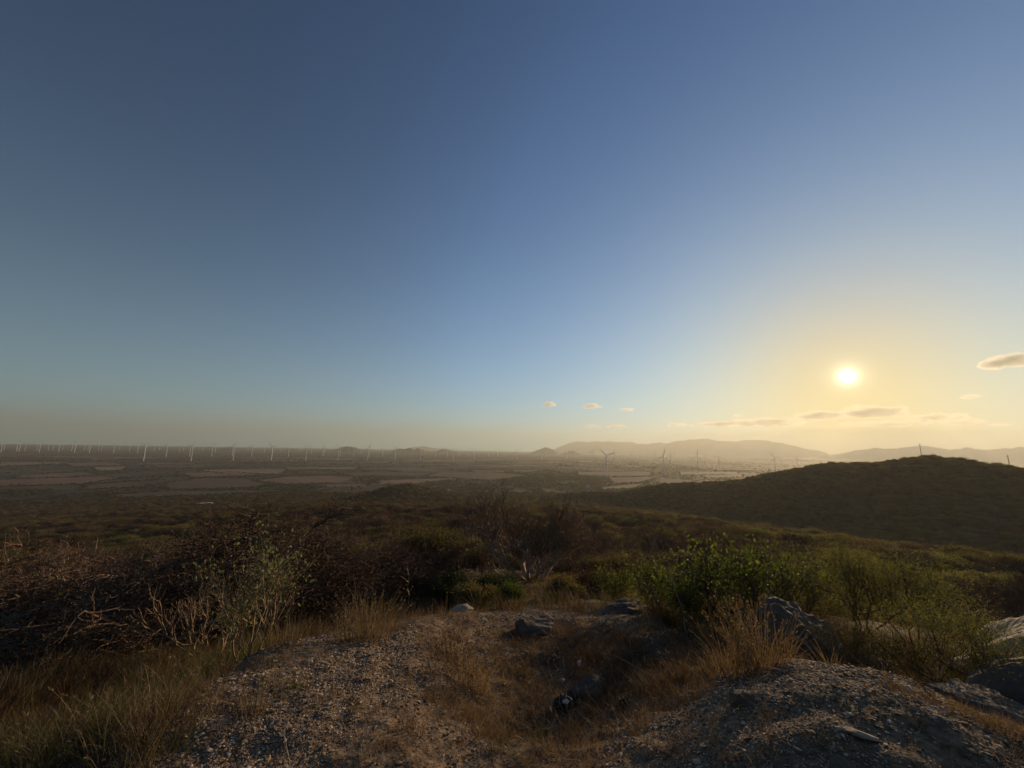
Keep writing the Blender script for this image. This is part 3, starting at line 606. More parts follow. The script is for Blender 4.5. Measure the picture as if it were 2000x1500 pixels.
# ------------------------------------------------------------------ wind turbines
def make_turbine(detail=True):
    root = bpy.data.objects.new('wind_turbine', None); COL.objects.link(root)
    k = 20 if detail else 8
    zs = [(0, 2.3), (1.0, 2.15), (20, 1.95), (40, 1.75), (60, 1.5), (78.3, 1.25)]
    V = [(rad*math.cos(2*math.pi*i/k), rad*math.sin(2*math.pi*i/k), z) for z, rad in zs for i in range(k)]
    F = [[j*k+i, j*k+(i+1) % k, (j+1)*k+(i+1) % k, (j+1)*k+i] for j in range(len(zs)-1) for i in range(k)]+[[(len(zs)-1)*k+i for i in range(k)]]
    mesh_obj('tower', V, F, M['tower'], parent=root, smooth=True)
    # nacelle: bevelled housing along Y, nose at -Y
    secs = [(-3.2, 1.2, 1.2, 0), (-2.6, 1.55, 1.6, 0), (0, 1.8, 1.85, .1), (5, 1.8, 1.8, .1), (7.5, 1.5, 1.4, .25), (8.0, 1.0, .9, .3)]
    V, F = [], []
    for y, hw, hh, dz in secs:
        for i in range(12):
            a = 2*math.pi*i/12; c, s = math.cos(a), math.sin(a); q = (abs(c)**4+abs(s)**4)**-.25
            V.append((c*q*hw, y, 80+dz+s*q*hh))
    F = [[j*12+i, (j+1)*12+i, (j+1)*12+(i+1) % 12, j*12+(i+1) % 12] for j in range(len(secs)-1) for i in range(12)]+[list(range(12))[::1], [(len(secs)-1)*12+i for i in range(12)][::-1]]
    mesh_obj('nacelle', V, F, M['tower'], parent=root, smooth=True)
    hub = bpy.data.objects.new('hub', None)
    prof = [(-6.4, .05), (-6.1, .7), (-5.4, 1.25), (-4.4, 1.6), (-3.3, 1.6)]
    V = [(rad*math.cos(2*math.pi*i/12), y+4.4, rad*math.sin(2*math.pi*i/12)) for y, rad in prof for i in range(12)]
    F = [[j*12+i, j*12+(i+1) % 12, (j+1)*12+(i+1) % 12, (j+1)*12+i] for j in range(4) for i in range(12)]
    hub = mesh_obj('hub', V, F, M['tower'], parent=root, smooth=True); hub.location = (0, -4.4, 80)
    rs = [(1.0, 1.0, 1.0, 0), (3.5, 1.1, .9, 5), (8, 3.0, .75, 16), (14, 2.7, .5, 11), (24, 2.0, .32, 6), (34, 1.35, .2, 3), (40, .8, .12, 1), (41.5, .2, .05, 0)]
    V = []
    for z, ch, thk, tw in rs:
        t = math.radians(tw+4)
        for i in range(8):
            a = 2*math.pi*i/8; x0 = math.cos(a)*ch*.5-(ch-1)*.15; y0 = math.sin(a)*thk*.5
            V.append((x0*math.cos(t)-y0*math.sin(t), x0*math.sin(t)+y0*math.cos(t)-.0012*z*z*.3, z))
    F = [[j*8+i, j*8+(i+1) % 8, (j+1)*8+(i+1) % 8, (j+1)*8+i] for j in range(len(rs)-1) for i in range(8)]+[[(len(rs)-1)*8+i for i in range(8)]]
    b = mesh_obj('blade', V, F, M['tower'], parent=hub, smooth=True)
    for q in (1, 2):
        c = b.copy(); COL.objects.link(c); c.parent = hub; c.rotation_euler = (0, 2*math.pi*q/3, 0)
    return root
turb = make_turbine(); turb_used = False
ORD = ['first', 'second', 'third', 'fourth', 'fifth', 'sixth', 'seventh', 'eighth', 'ninth', 'tenth', 'eleventh', 'twelfth', 'thirteenth', 'fourteenth', 'fifteenth', 'sixteenth', 'seventeenth', 'eighteenth', 'nineteenth', 'twentieth', 'twenty-first', 'twenty-second', 'twenty-third', 'twenty-fourth']
def put_turbine(bx, by, hy, label, group, phase=None, yaw=None):
    global turb_used
    x, y, _ = on_plane(bx, by, 0.5)
    z = min(gz(x, y), 1.5)
    lo, hi = 60, 105                              # tower height from the hub's pixel height
    r = math.hypot(x, y); h = 80
    if hy is not None:
        v = np.array([x, y, 0]); best = 1e9
        for hh in range(66, 100):
            w = np.array([x, y, hh-EYE]); yy = 750-FPX*(w@CU)/(w@CF)
            if abs(yy-hy) < best: best = abs(yy-hy); h = hh
    else: h = rng.choice([62, 70, 78, 84, 90])
    s = h/80.0
    o = turb if not turb_used else copy_tree(turb); turb_used = True
    o.location = (x, y, z-0.3); o.scale = (s, s, s)
    o.rotation_euler = (0, 0, math.radians(8+rng.uniform(-7, 7)) if yaw is None else math.radians(yaw))
    ph = rng.uniform(0, 120) if phase is None else phase
    for c in o.children:
        if c.name.startswith('hub'): c.rotation_euler = (0, math.radians(90-ph), 0)
    tag(o, label, 'wind turbine', group); return o
FRONT = [(280, 900.5, 871), (373, 900.5, 872.5), (455, 899.5, 873), (529.5, 899, 873), (597, 899.5, 874), (660, 899, 875), (718, 899, 876), (771.5, 898, 876), (821, 898, 880), (885, 897, 878.5), (926.5, 895.5, 879), (1010, 897, 880), (1058.5, 897, 881), (1107, 896, 882)]
SECOND = [(324, 892.5, 869), (370, 892, 872), (413, 892, 872), (453, 892, 873), (491, 892, 873), (531, 891.5, 873), (563, 892, 874), (631, 892, 873.5), (664, 892, 876), (690.5, 892, 877), (720, 892, 877), (747, 892.5, 876), (850.5, 892, 877), (874, 892, 878), (895, 891, 878), (915, 890, 877), (935, 890, 879), (954, 891, 878.5), (972, 891, 878)]
BIG = [(1185.5, 928.5, 889, 18, 14, 'tall white turbine with Y shaped blades, nearest of all on the plain'), (1298, 927.5, 891.5, 76, 38, 'tall turbine with one blade upright, left of the hill crest on pale ground'),
       (1363.7, 923, 891.5, 82, 40, 'tall turbine with a level left blade, rising behind the dark wooded ridge'), (1515, 922, 893.5, 118, 30, 'dark turbine with one blade tilted left, rising behind the ridge before the mountain'),
       (1310, 910, 889, 95, 12, 'smaller turbine with spread blades just right of the upright one'), (1404.6, 912, 890, 80, 45, 'turbine with an upright blade before the right end of the pale mountain'),
       (1378.8, 910, 891.5, 88, 48, 'slim turbine close behind the one with the level left blade'), (1558, 912, 894, 70, 42, 'turbine with two raised blades at the foot of the mountain, behind the ridge'),
       (1618.5, 906, 893.5, 100, 50, 'dark turbine seen nearly edge on, standing right under the sun'), (1156.5, 903, 884, 60, 45, 'turbine left of the nearest one, seen partly edge on'),
       (1200, 905, 885.5, 85, 40, 'small turbine just right of the nearest one'), (1234.5, 902, 886.5, 90, 50, 'slim turbine between the nearest one and the upright one'), (1278, 903, 887, 85, 50, 'slim turbine just left of the upright one')]
for i, (bx, by, hy) in enumerate(FRONT):
    put_turbine(bx, by, hy, ORD[i]+' from the left in the nearer row of white turbines left of the mountain', 'white turbines in the nearer row', yaw=rng.uniform(-22, -6))
for i, (bx, by, hy) in enumerate(SECOND):
    put_turbine(bx, by, hy, ORD[i]+' from the left in the second row of smaller white turbines', 'white turbines in the second row', yaw=rng.uniform(-22, -6))
for bx, by, hy, ph, yaw, lab in BIG: put_turbine(bx, by, hy, lab, 'turbines on the right half of the plain', ph, -yaw)
TINY_R = [(989.5, 889, 883.5), (1022, 889, 882), (1068, 891, 883), (1085, 890, 884), (1098.7, 891, 884.5), (1212, 896, 884), (1257.6, 894, 885.5), (1294, 898, 888), (1352, 895, 889), (1422, 899, 891.5), (1547.5, 901, 894), (1590, 904, 893), (1668.5, 905, 895), (1679, 902, 896), (1686, 904, 896), (1640, 903, 895), (1125, 893, 884.5), (1245, 895, 885)]
for i, (bx, by, hy) in enumerate(sorted(TINY_R)): put_turbine(bx, by, hy, words_of(i)+' from the left of the tiny hazy turbines before the mountains', 'tiny hazy turbines right of centre', yaw=-35+rng.uniform(-12, 12))
TINY_L = [2, 12, 31, 41, 46, 70, 78, 92, 104, 117, 121, 138, 149, 163, 170, 175, 192, 202, 224, 236, 255, 268, 298, 309, 350, 361]
TINY_L = sorted(max(1, x+rng.uniform(-5, 5)) for x in TINY_L)
for i, x in enumerate(TINY_L):
    near = i % 3 == 0
    by = (883 if near else 879)+.004*x+rng.uniform(-1.8, 2.2); put_turbine(x, by, None, words_of(i)+' from the left of the tiny turbines crowding the left horizon', 'tiny hazy turbines at the left end', yaw=rng.uniform(-40, -20))
for i, x in enumerate(np.arange(395, 1000, 26.0)):
    x += rng.uniform(-11, 11); put_turbine(x, 881.6+.008*(x-400)+rng.uniform(-1, 3), None, words_of(i)+' from the left of the farthest tiny turbines along the middle horizon', 'tiny hazy turbines in the farthest row', yaw=rng.uniform(-30, -10))

# two poles on the crest of the hill
def pole(px, py, r, h, label, lean):
    d = at(px, py, r); x, y = d[0], d[1]; z = gz(x, y); root = empty('utility_pole', (x, y, z-.3), label, 'pole', 'poles on the hill crest')
    V, F = prisms([(0, 0, 0, lean*h, 0, h, .22, .16)], 8); mesh_obj('shaft', V, F.tolist(), M['bark_brown'], parent=root)
    V, F = prisms([(lean*h-.95, .2, h*.93, lean*h+.95, .2, h*.93, .09, .09)], 6); mesh_obj('crossarm', V, F.tolist(), M['bark_brown'], parent=root)
    ins = [(lean*h+q, .2, h*.93+.05, lean*h+q, .2, h*.93+.35, .06, .05) for q in (-.8, 0.4, .8)]
    for s in ins: V, F = prisms([s], 6); mesh_obj('insulator', V, F.tolist(), M['white_plastic'], parent=root)
pole(1800, 892, 480, 14, 'dark leaning utility pole standing on top of the wooded hill', 0.0)
pole(1971, 906, 455, 11, 'shorter utility pole on the right shoulder of the wooded hill', 0.0)

# pale farm sheds among the trees
def shed(px, py, w, dp, h, label, name='farm_shed', flat=False, z=None):
    x, y, zz = G(px, py) if z is None else at(px, py, z); root = empty(name, (x, y, zz), label, 'building', 'small buildings below the hill', rz=-math.atan2(x, y)+.25)
    bm = bmesh.new(); bmesh.ops.create_cube(bm, size=1)
    for v in bm.verts: v.co = Vector((v.co.x*w, v.co.y*dp, (v.co.z+.5)*h-.3))
    me = bpy.data.meshes.new('wall'); bm.to_mesh(me); bm.free(); me.materials.append(M['wall_white']); o = bpy.data.objects.new('wall', me); COL.objects.link(o); o.parent = root
    rh = .2 if flat else w*.22
    V = [(-w*.56, -dp*.56, h-.25), (w*.56, -dp*.56, h-.25), (w*.56, dp*.56, h-.25), (-w*.56, dp*.56, h-.25), (0, -dp*.56, h-.25+rh), (0, dp*.56, h-.25+rh)]
    mesh_obj('roof', V, [[0, 4, 5, 3], [1, 2, 5, 4], [0, 1, 4], [2, 3, 5], [3, 2, 1, 0]], M['roof_metal'], parent=root)
    V = [(-w*.12, -dp*.5-.06, -.3), (w*.12, -dp*.5-.06, -.3), (w*.12, -dp*.5-.06, h*.62), (-w*.12, -dp*.5-.06, h*.62), (-w*.12, -dp*.5+.05, -.3), (w*.12, -dp*.5+.05, -.3), (w*.12, -dp*.5+.05, h*.62), (-w*.12, -dp*.5+.05, h*.62)]
    mesh_obj('door', V, [[0, 1, 2, 3], [1, 5, 6, 2], [4, 0, 3, 7], [3, 2, 6, 7]], M['bark_brown'], parent=root)
shed(1150, 953.5, 7, 9, 5, 'small white farm shed where the dark ridge meets the green trees')
shed(878, 962, 6, 8, 4.5, 'tiny white shed among dark trees left of the green patch')
shed(400, 987, 16, 9, 3.5, 'long low shed with a pale metal roof in the brown thicket', flat=True)
for bx, by in ((1190, 929), (1290, 928.2)):
    x, y, _ = on_plane(bx, by); bm = bmesh.new(); bmesh.ops.create_cone(bm, cap_ends=True, segments=16, radius1=9, radius2=8.5, depth=1.2)
    me = bpy.data.meshes.new('turbine_pad'); bm.to_mesh(me); bm.free(); me.materials.append(M['concrete']); o = bpy.data.objects.new('turbine_pad', me); COL.objects.link(o); o.location = (x, y, gz(x, y)+.3)
    tag(o, 'pale round concrete pad beside the foot of the '+('Y bladed' if bx < 1200 else 'upright bladed')+' tall turbine', 'concrete pad', 'turbine pads')

# ------------------------------------------------------------------ foreground plants with a shape of their own
def at_ground(px, py): return G(px, py)
def special(name, loc, seed, label, cat, stem_mat, twig_mat, leaf_mat=None, per=0, puff=.12, leafsize=.08, scale=(1, 1, 1), rz=0, group=None, leaf_pick=None, k=5, aspect=.5, **kw):
    th, tn, tp = grow(seed=seed, **kw)
    root = empty(name, loc, label, cat, group, rz); root.scale = scale
    V, F = prisms(th, k); mesh_obj('stem', V, F.tolist(), M[stem_mat], parent=root, smooth=True)
    V, F = prisms(tn, 3); mesh_obj('twigs' if False else 'branch', V, F.tolist(), M[twig_mat], parent=root)
    if leaf_mat:
        if leaf_pick: tp = [t for t in tp if leaf_pick(t[0])]
        if tp:
            lv = leaf_cloud(tp, per, puff, seed); V, F = leaf_quads(lv, leafsize, seed, aspect=aspect); mesh_obj('foliage', V, F.tolist(), M[leaf_mat], parent=root)
    return root
# pale bare tree in the middle
x, y, z = at(1040, 1132, 15); z = gz(x, y)
special('bare_tree', (x, y, z), 5, 'leafless tree with pale forked limbs standing alone behind the gravel mound', 'tree', 'bark_pale', 'bark_tan', stems=7, levels=6, length=.8, radius=.085, up=.10, spread=.46, wob=.14, lean=1.0, decay=.82, rdecay=.68, thick_from=3, scale=(1.05, 1.05, 1.0))
# wide dark thorn trees behind the twiggy shrub, left
for px, r, sc, sd, lab in ((455, 9.0, .95, 21, 'wide dark thorn tree spreading level branches behind the tan twiggy shrub'), (250, 9.5, .8, 22, 'dark thorn tree left of the tan twiggy shrub with drooping branches'), (640, 10.0, .72, 23, 'dark thorn tree with bent limbs behind the golden grass tufts'), (60, 11, .8, 26, 'dark thorn tree at the left edge of the view'), (800, 12.5, .7, 29, 'thin brown thorn tree between golden grass and pale bare tree')):
    q = ray(px, 1200); x, y = q[0]*r, q[1]*r; z = gz(x, y)
    special('thorn_tree', (x, y, z), sd, lab, 'tree', 'bark_brown', 'twig', 'leaf_brown', 2, .1, .05, stems=5, levels=6, thick_from=4, length=.85, radius=.065, up=.02, spread=.72, wob=.22, lean=1.0, decay=.79, rdecay=.66, flat=.22, scale=(sc*1.1, sc*1.1, sc*.95), group='wide thorn trees behind the mound')
# tan twiggy shrub with a few pale leaves
x, y, z = at_ground(405, 1300)
special('twiggy_shrub', (x, y, z), 41, 'tan twiggy shrub with few pale green leaves at the left end of the mound', 'shrub', 'bark_stem', 'bark_stem', 'leaf_pale', 2, .05, .04, stems=6, levels=4, length=.42, radius=.019, thick_from=2, up=.2, spread=.45, wob=.17, lean=.6, decay=.8, rdecay=.68, leaf_pick=lambda p: p.x > .25 and random.random() < .3, scale=(.95, .95, .92))
x, y, z = at_ground(480, 1285)
special('twiggy_shrub', (x, y, z), 44, 'upright tan shrub with pale leaves beside the wider twiggy shrub', 'shrub', 'bark_stem', 'bark_stem', 'leaf_pale', 3, .07, .045, stems=4, levels=4, length=.40, radius=.014, thick_from=2, up=.2, spread=.42, wob=.13, lean=.35, decay=.82, rdecay=.68, leaf_pick=lambda p: random.random() < .6, scale=(.75, .75, .8))
# leafy green bushes right of centre
for px, py, r, sd, sc, per, lab in ((1290, 1215, 6.6, 51, .42, 2, 'low bright green bush left of the tall leafy bush'), (1395, 1222, 6.3, 52, .66, 1, 'tall leafy green bush with bare stalks above the dark boulder'), (1490, 1195, 6.9, 53, .6, 1, 'leafy green bush leaning over the dark boulder'), (1345, 1240, 5.9, 56, .34, 4, 'small yellow green bush under the tall leafy bush'), (1210, 1195, 7.4, 57, .34, 3, 'small green bush on the gravel edge left of the leafy bushes'), (1440, 1190, 7.8, 58, .74, 1, 'open green bush with long stalks behind the tall leafy bush'), (1560, 1190, 7.6, 59, .5, 1, 'loose olive green bush right above the dark boulder')):
    q = ray(px, py); x, y = q[0]*r, q[1]*r; z = gz(x, y)
    special('green_bush', (x, y, z), sd, lab, 'bush', 'bark_brown', 'twig', 'leaf_green', per, .17, .075, stems=6, levels=4, length=.52, radius=.018, up=.20, spread=.5, wob=.14, lean=.6, decay=.8, rdecay=.66, scale=(sc, sc, sc), group='green bushes right of centre', aspect=.7)
# feathery acacias on the right
for px, py, r, sd, sc, lab in ((1610, 1170, 11.0, 61, .85, 'feathery pale acacia rising behind the dark boulder'), (1560, 1200, 9.0, 62, .7, 'feathery acacia between green bush and dark boulder'), (1690, 1240, 7.5, 63, .62, 'low feathery acacia right of the dark boulder'), (1790, 1260, 7.0, 64, .6, 'low feathery acacia with long leaning stems behind the right mound'), (1740, 1180, 10.5, 65, .62, 'wispy acacia under the pale fallen pole'), (1880, 1340, 4.9, 66, .42, 'dense green acacia bush in front of the pale boulder'), (1950, 1320, 5.2, 67, .40, 'dark green acacia bush below the pale boulder'), (1660, 1290, 5.2, 68, .30, 'small feathery bush between dark boulder and right mound')):
    q = ray(px, py); x, y = q[0]*r, q[1]*r; z = gz(x, y)
    special('feathery_acacia', (x, y, z), sd, lab, 'shrub', 'bark_brown', 'twig', 'leaf_feather' if sd < 67 else 'leaf_olive', 20, .15, .038, stems=4, levels=4, length=.62, radius=.022, up=.12, spread=.55, wob=.15, lean=.65, decay=.8, rdecay=.66, scale=(sc, sc, sc), group='feathery acacias right of the dark boulder', aspect=.28)
# dark bushes behind the far gravel edge
for px, py, r, sd, sc, lm, lab in ((885, 1150, 10.0, 71, .5, 'leaf_dark', 'dark green bush before the pale bare tree, left one'), (970, 1160, 9.6, 72, .45, 'leaf_dark', 'dark green bush at the foot of the pale bare tree'), (935, 1185, 8.2, 73, .36, 'leaf_olive', 'low yellow olive bush on the far gravel edge'), (1000, 1185, 7.9, 74, .3, 'leaf_green', 'small bright green bush on the far gravel edge'), (1110, 1170, 9.0, 75, .36, 'leaf_olive', 'brown olive bush right of the pale bare tree'), (1170, 1150, 10.0, 76, .45, 'leaf_brown', 'brown bush between bare tree and green bushes'), (40, 1120, 12, 77, .9, 'leaf_olive', 'yellow olive bush at the left edge'), (830, 1120, 11.5, 78, .5, 'leaf_brown', 'russet bush left of the pale bare tree')):
    q = ray(px, py); x, y = q[0]*r, q[1]*r; z = gz(x, y)
    special('low_bush', (x, y, z), sd, lab, 'bush', 'bark_brown', 'twig', lm, 16, .13, .09, stems=5, levels=4, length=.5, radius=.02, up=.1, spread=.6, wob=.16, lean=.8, decay=.8, rdecay=.66, scale=(sc, sc, sc*.85), group='low bushes behind the mound')
x, y, z = at_ground(447, 1296)
special('pale_herb', (x, y, z), 81, 'small pale green herb at the edge of the left gravel mound', 'plant', 'bark_tan', 'bark_tan', 'leaf_pale', 7, .02, .045, stems=4, levels=2, length=.07, radius=.004, up=.2, spread=.4, decay=.8, lean=.4, aspect=.8)
x, y, z = at_ground(1028, 1440)
special('dark_herb', (x, y, z), 82, 'small dark green herb in the dry gully between the mounds', 'plant', 'bark_brown', 'twig', 'leaf_dark', 12, .02, .03, stems=4, levels=2, length=.05, radius=.003, up=.2, spread=.5, decay=.8, lean=.5, aspect=.7)

# ------------------------------------------------------------------ grass
def blades(n, rad, hmin, hmax, width, seed, lean=.35, seedhead=False, wind=(0, 0)):
    R = np.random.default_rng(seed); a = R.uniform(0, 6.28, n); rr_ = rad*np.sqrt(R.random(n)); b = np.stack([rr_*np.cos(a), rr_*np.sin(a), np.full(n, -.02)], 1)
    H = R.uniform(hmin, hmax, n)[:, None]; dr = np.stack([np.cos(a), np.sin(a)], 1)*(rr_/rad)[:, None]*lean+R.normal(size=(n, 2))*lean*.45+np.array(wind)
    s = R.uniform(0, 6.28, n); side = np.stack([np.cos(s), np.sin(s), np.zeros(n)], 1)*width*.5
    Vs = []
    for t, w in ((0, 1), (.4, .85), (.75, .6), (1, .1)):
        c = b.copy(); c[:, :2] += dr*H*(t**1.6); c[:, 2:] += H*t*(1-.18*t*np.linalg.norm(dr, axis=1, keepdims=True)); Vs += [c-side*w, c+side*w]
    V = np.stack(Vs, 1).reshape(-1, 3); o = (np.arange(n)*8)[:, None]; F = np.concatenate([o+np.array([2*j, 2*j+1, 2*j+3, 2*j+2]) for j in range(3)])
    if seedhead:
        m = R.random(n) < .45; tip = (Vs[6]+Vs[7])[m]/2; dd = (Vs[6]+Vs[7])[m]/2-(Vs[4]+Vs[5])[m]/2; c = np.repeat(tip, 5, 0)-np.repeat(dd, 5, 0)*R.uniform(0, .7, (m.sum()*5, 1))
        V2, F2 = leaf_quads(c, .022, seed+1, aspect=.35, dirs=np.repeat(dd/np.linalg.norm(dd, axis=1, keepdims=True), 5, 0)); F = F.tolist()+(F2+len(V)).tolist(); V = np.vstack([V, V2])
        return V, F
    return V, F.tolist()
TUFTS = [(718, 1252, .26, .34, .62, 300, 'grass_gold', 'tall golden grass tuft on the crest of the left mound'), (668, 1254, .12, .2, .42, 90, 'grass_gold', 'thin golden grass tuft left of the tall one on the crest'), (553, 1262, .22, .18, .38, 200, 'grass_gold', 'golden grass tuft at the left end of the crest'),
         (885, 1300, .22, .2, .44, 220, 'grass_rust', 'upper rust gold grass clump on the right flank of the left mound'), (915, 1350, .22, .2, .42, 240, 'grass_gold', 'lower rust gold grass clump on the right flank of the left mound'), (845, 1262, .2, .14, .3, 130, 'grass_gold', 'short golden grass patch on the far right of the crest'),
         (1490, 1310, .2, .3, .6, 260, 'grass_gold', 'tall seeding grass tuft leaning before the dark boulder'), (1440, 1320, .16, .25, .5, 170, 'grass_gold', 'seeding grass tuft left of the leaning tall one'), (1385, 1262, .2, .2, .42, 200, 'grass_gold', 'pale grass tuft under the green bushes'), (492, 1395, .10, .1, .24, 110, 'grass_gold', 'small golden grass tuft on the left mound flank'),
         (320, 1440, .16, .12, .3, 190, 'grass_rust', 'rust grass tuft low on the left mound edge'), (270, 1450, .12, .12, .26, 120, 'grass_gold', 'pale grass tuft at the lower left mound edge'), (1045, 1240, .08, .15, .34, 60, 'grass_green', 'yellow green grass sprig beside the flat rock'), (800, 1440, .10, .06, .15, 90, 'grass_rust', 'short rust grass tuft on the face of the left mound')]
for i, (px, py, rad, h0, h1, n, mt, lab) in enumerate(TUFTS):
    x, y, z = at_ground(px, py); V, F = blades(n, rad*.8, h0*.5, h1*.8, .0032, 300+i, seedhead=h1 > .4, lean=.42, wind=(-.06, .02))
    o = mesh_obj('grass_tuft', V, F, M[mt]); o.location = (x, y, z); tag(o, lab, 'grass tuft', 'grass tufts on the gravel')
g_src = []
for i, (mt, n, rad, h0, h1) in enumerate((('grass_gold', 40, .10, .06, .24), ('grass_gold', 26, .07, .1, .34), ('grass_rust', 46, .11, .05, .2), ('grass_rust', 30, .09, .1, .3), ('grass_green', 44, .12, .08, .34), ('grass_green', 36, .1, .12, .42), ('grass_rust', 60, .2, .08, .32), ('grass_gold', 40, .16, .08, .34))):
    V, F = blades(n, rad, h0, h1, .0035 if i < 6 else .007, 400+i, lean=.6, seedhead=(i in (1, 7))); g_src.append(source('tuft_%d' % i, V, F, [M[mt]]))
PATCH = [  # px, py, radius (m), count, pick list, scale
    (40, 1440, 1.0, 260, (2, 0, 6), .6), (120, 1380, 1.1, 170, (2, 3, 6), .6), (60, 1340, 1.6, 200, (6, 2), .7), (250, 1380, .8, 190, (4, 5, 2), .65), (330, 1330, .8, 140, (4, 5, 2), .65), (180, 1440, .6, 140, (4, 2, 1), .8), (60, 1490, .6, 180, (0, 1, 2), .7), (380, 1290, .8, 130, (3, 5, 2), .8),
    (1000, 1380, .5, 60, (2, 0), .5), (1120, 1420, .5, 70, (2, 0), .45), (1200, 1380, .5, 70, (2, 3, 0), .55), (1080, 1460, .5, 100, (0, 2), .4), (1250, 1330, .7, 120, (2, 3), .7), (1300, 1280, .8, 110, (3, 2, 0), .75), (1050, 1300, .6, 100, (0, 2), .5), (1180, 1270, .7, 150, (2, 3), .6), (980, 1260, .5, 70, (0, 2), .5), (1120, 1235, .6, 80, (2, 0), .5), (1350, 1330, .4, 80, (0, 2, 1), .6),
    (940, 1420, .3, 50, (0, 2), .45), (890, 1380, .3, 60, (0, 2), .5), (1760, 1322, .3, 60, (0, 2), .3), (1850, 1365, .3, 70, (0, 2), .3), (1930, 1415, .3, 80, (0, 2), .32), (1990, 1455, .3, 60, (0, 2), .35), (1640, 1296, .3, 20, (0, 2), .25),
    (1700, 1278, 1.0, 170, (0, 3, 5), .55), (1860, 1320, 1.0, 170, (0, 3, 5), .6), (790, 1450, .4, 30, (2, 0), .35), (700, 1400, .5, 20, (2, 0), .35), (560, 1330, .5, 20, (0, 2), .35), (1380, 1450, .4, 30, (2, 0), .35), (760, 1235, .4, 40, (0, 2), .6), (900, 1205, .5, 40, (0, 2), .6), (1350, 1215, .8, 110, (5, 3), .8)]
gp, gs, gk = [], [], []
for px, py, rad, n, picks, s in PATCH:
    x, y, z = at_ground(px, py); d = rng.normal(size=(n, 2))*rad*.6; gp.append(np.stack([x+d[:, 0], y+d[:, 1]], 1)); gs.append(rng.uniform(.55, 1.2, n)*s); gk.append(rng.choice(picks, n))
# undergrowth between the shrubs below the mound
a = np.radians(rng.uniform(-56, 56, 2600)); r = rng.uniform(5.5, 22, 2600); x, y = r*np.sin(a), r*np.cos(a); m = bare_mask(x, y) < .3
gp.append(np.stack([x, y], 1)[m]); gs.append(rng.uniform(.6, 1.2, m.sum())); gk.append(rng.choice([6, 6, 3, 2, 5], m.sum()))
gp = np.vstack(gp); gs = np.concatenate(gs); gk = np.concatenate(gk); m = np.hypot(gp[:, 0], gp[:, 1]) > 1.5; gp, gs, gk = gp[m], gs[m], gk[m]
scatter('dry_grass', g_src, np.column_stack([gp, ground_z(gp[:, 0], gp[:, 1])]), gs, rng.uniform(0, 6.28, len(gp)), gk, rng.normal(size=(len(gp), 2))*.15)

# ------------------------------------------------------------------ stones, rocks, gravel
def rock_mesh(seed, planes=14, sub=3, noise=.05, squash=(1, 1, .7), extra=()):
    bm = bmesh.new(); bmesh.ops.create_icosphere(bm, subdivisions=sub, radius=1); R = np.random.default_rng(seed)
    N = R.normal(size=(planes, 3)); N /= np.linalg.norm(N, axis=1, keepdims=True); D = R.uniform(.62, .95, planes)
    for nx, ny, nz_, dd in extra: k = np.array([nx, ny, nz_], float); N = np.vstack([N, k/np.linalg.norm(k)]); D = np.append(D, dd)
    v = np.array([q.co[:] for q in bm.verts]); dots = v@N.T; rad = np.min(np.where(dots > .05, D/np.maximum(dots, .05), 9), axis=1); rad = np.minimum(rad, 1.15); v = v*rad[:, None]
    if noise: v += v*(fbm(v[:, 0]*3+seed, v[:, 1]*3+v[:, 2]*2.3, 4)*noise*3)[:, None]
    v *= np.array(squash); F = [[w.index for w in f.verts] for f in bm.faces]; bm.free(); return v, F
rocks = [  # px, py(base), size (half extents m), seed, material, label, z lift, rz
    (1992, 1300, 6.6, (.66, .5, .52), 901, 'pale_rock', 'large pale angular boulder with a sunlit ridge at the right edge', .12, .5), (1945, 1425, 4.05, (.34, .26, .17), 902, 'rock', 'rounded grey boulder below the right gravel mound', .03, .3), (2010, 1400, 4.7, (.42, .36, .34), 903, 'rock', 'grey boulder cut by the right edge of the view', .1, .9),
    (1553, 1292, 5.2, (.48, .36, .46), 904, 'rock', 'big dark boulder behind the right mound under the green bushes', .12, .2), (1040, 1240, 5.3, (.30, .22, .15), 905, 'rock', 'flat topped brown rock in the middle of the far gravel', .05, .1), (728, 1260, 4.5, (.12, .09, .07), 906, 'rock', 'small rounded rock under the tall golden grass tuft', .02, .4),
    (1455, 1392, 2.75, (.085, .07, .05), 907, 'rock', 'grey slab stone half buried in the right mound', .01, .7), (1677, 1414, 2.5, (.075, .032, .012), 908, 'pale_rock', 'thin pale flat stone lying on the right mound', .012, 2.9), (1155, 1345, 3.8, (.17, .13, .09), 909, 'rock', 'dull rock beside the black bag in the gully', .02, .2), (1650, 1470, 2.3, (.06, .05, .035), 910, 'rock', 'grey stone near the bottom edge of the right mound', .01, 1.2),
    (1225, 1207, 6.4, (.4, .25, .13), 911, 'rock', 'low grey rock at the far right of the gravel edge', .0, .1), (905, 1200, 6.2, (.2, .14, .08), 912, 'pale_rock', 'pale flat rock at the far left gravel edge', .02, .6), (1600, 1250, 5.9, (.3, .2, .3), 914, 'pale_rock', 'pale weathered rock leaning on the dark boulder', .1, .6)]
for px, py, r, ext, sd, mt, lab, lift, rz in rocks:
    V, F = rock_mesh(sd, sub=5 if ext[0] > .3 else 4 if ext[0] > .2 else 3, squash=(1, 1, 1), noise=.075 if ext[0] > .3 else .05, extra=((-.45, .5, .74, .40), (-.8, -.15, .55, .5), (.45, -.8, .35, .5)) if sd == 901 else ()); V = V*np.array(ext); q = ray(px, py); x, y = q[0]*r, q[1]*r
    o = mesh_obj('boulder' if ext[0] > .25 else 'rock', V, F, M[mt], smooth=False); o.location = (x, y, gz(x, y)+lift); o.rotation_euler = (.1, -.12, 0 if sd == 901 else rz); tag(o, lab, 'boulder' if ext[0] > .25 else 'rock', 'rocks round the mounds')
st_me = []
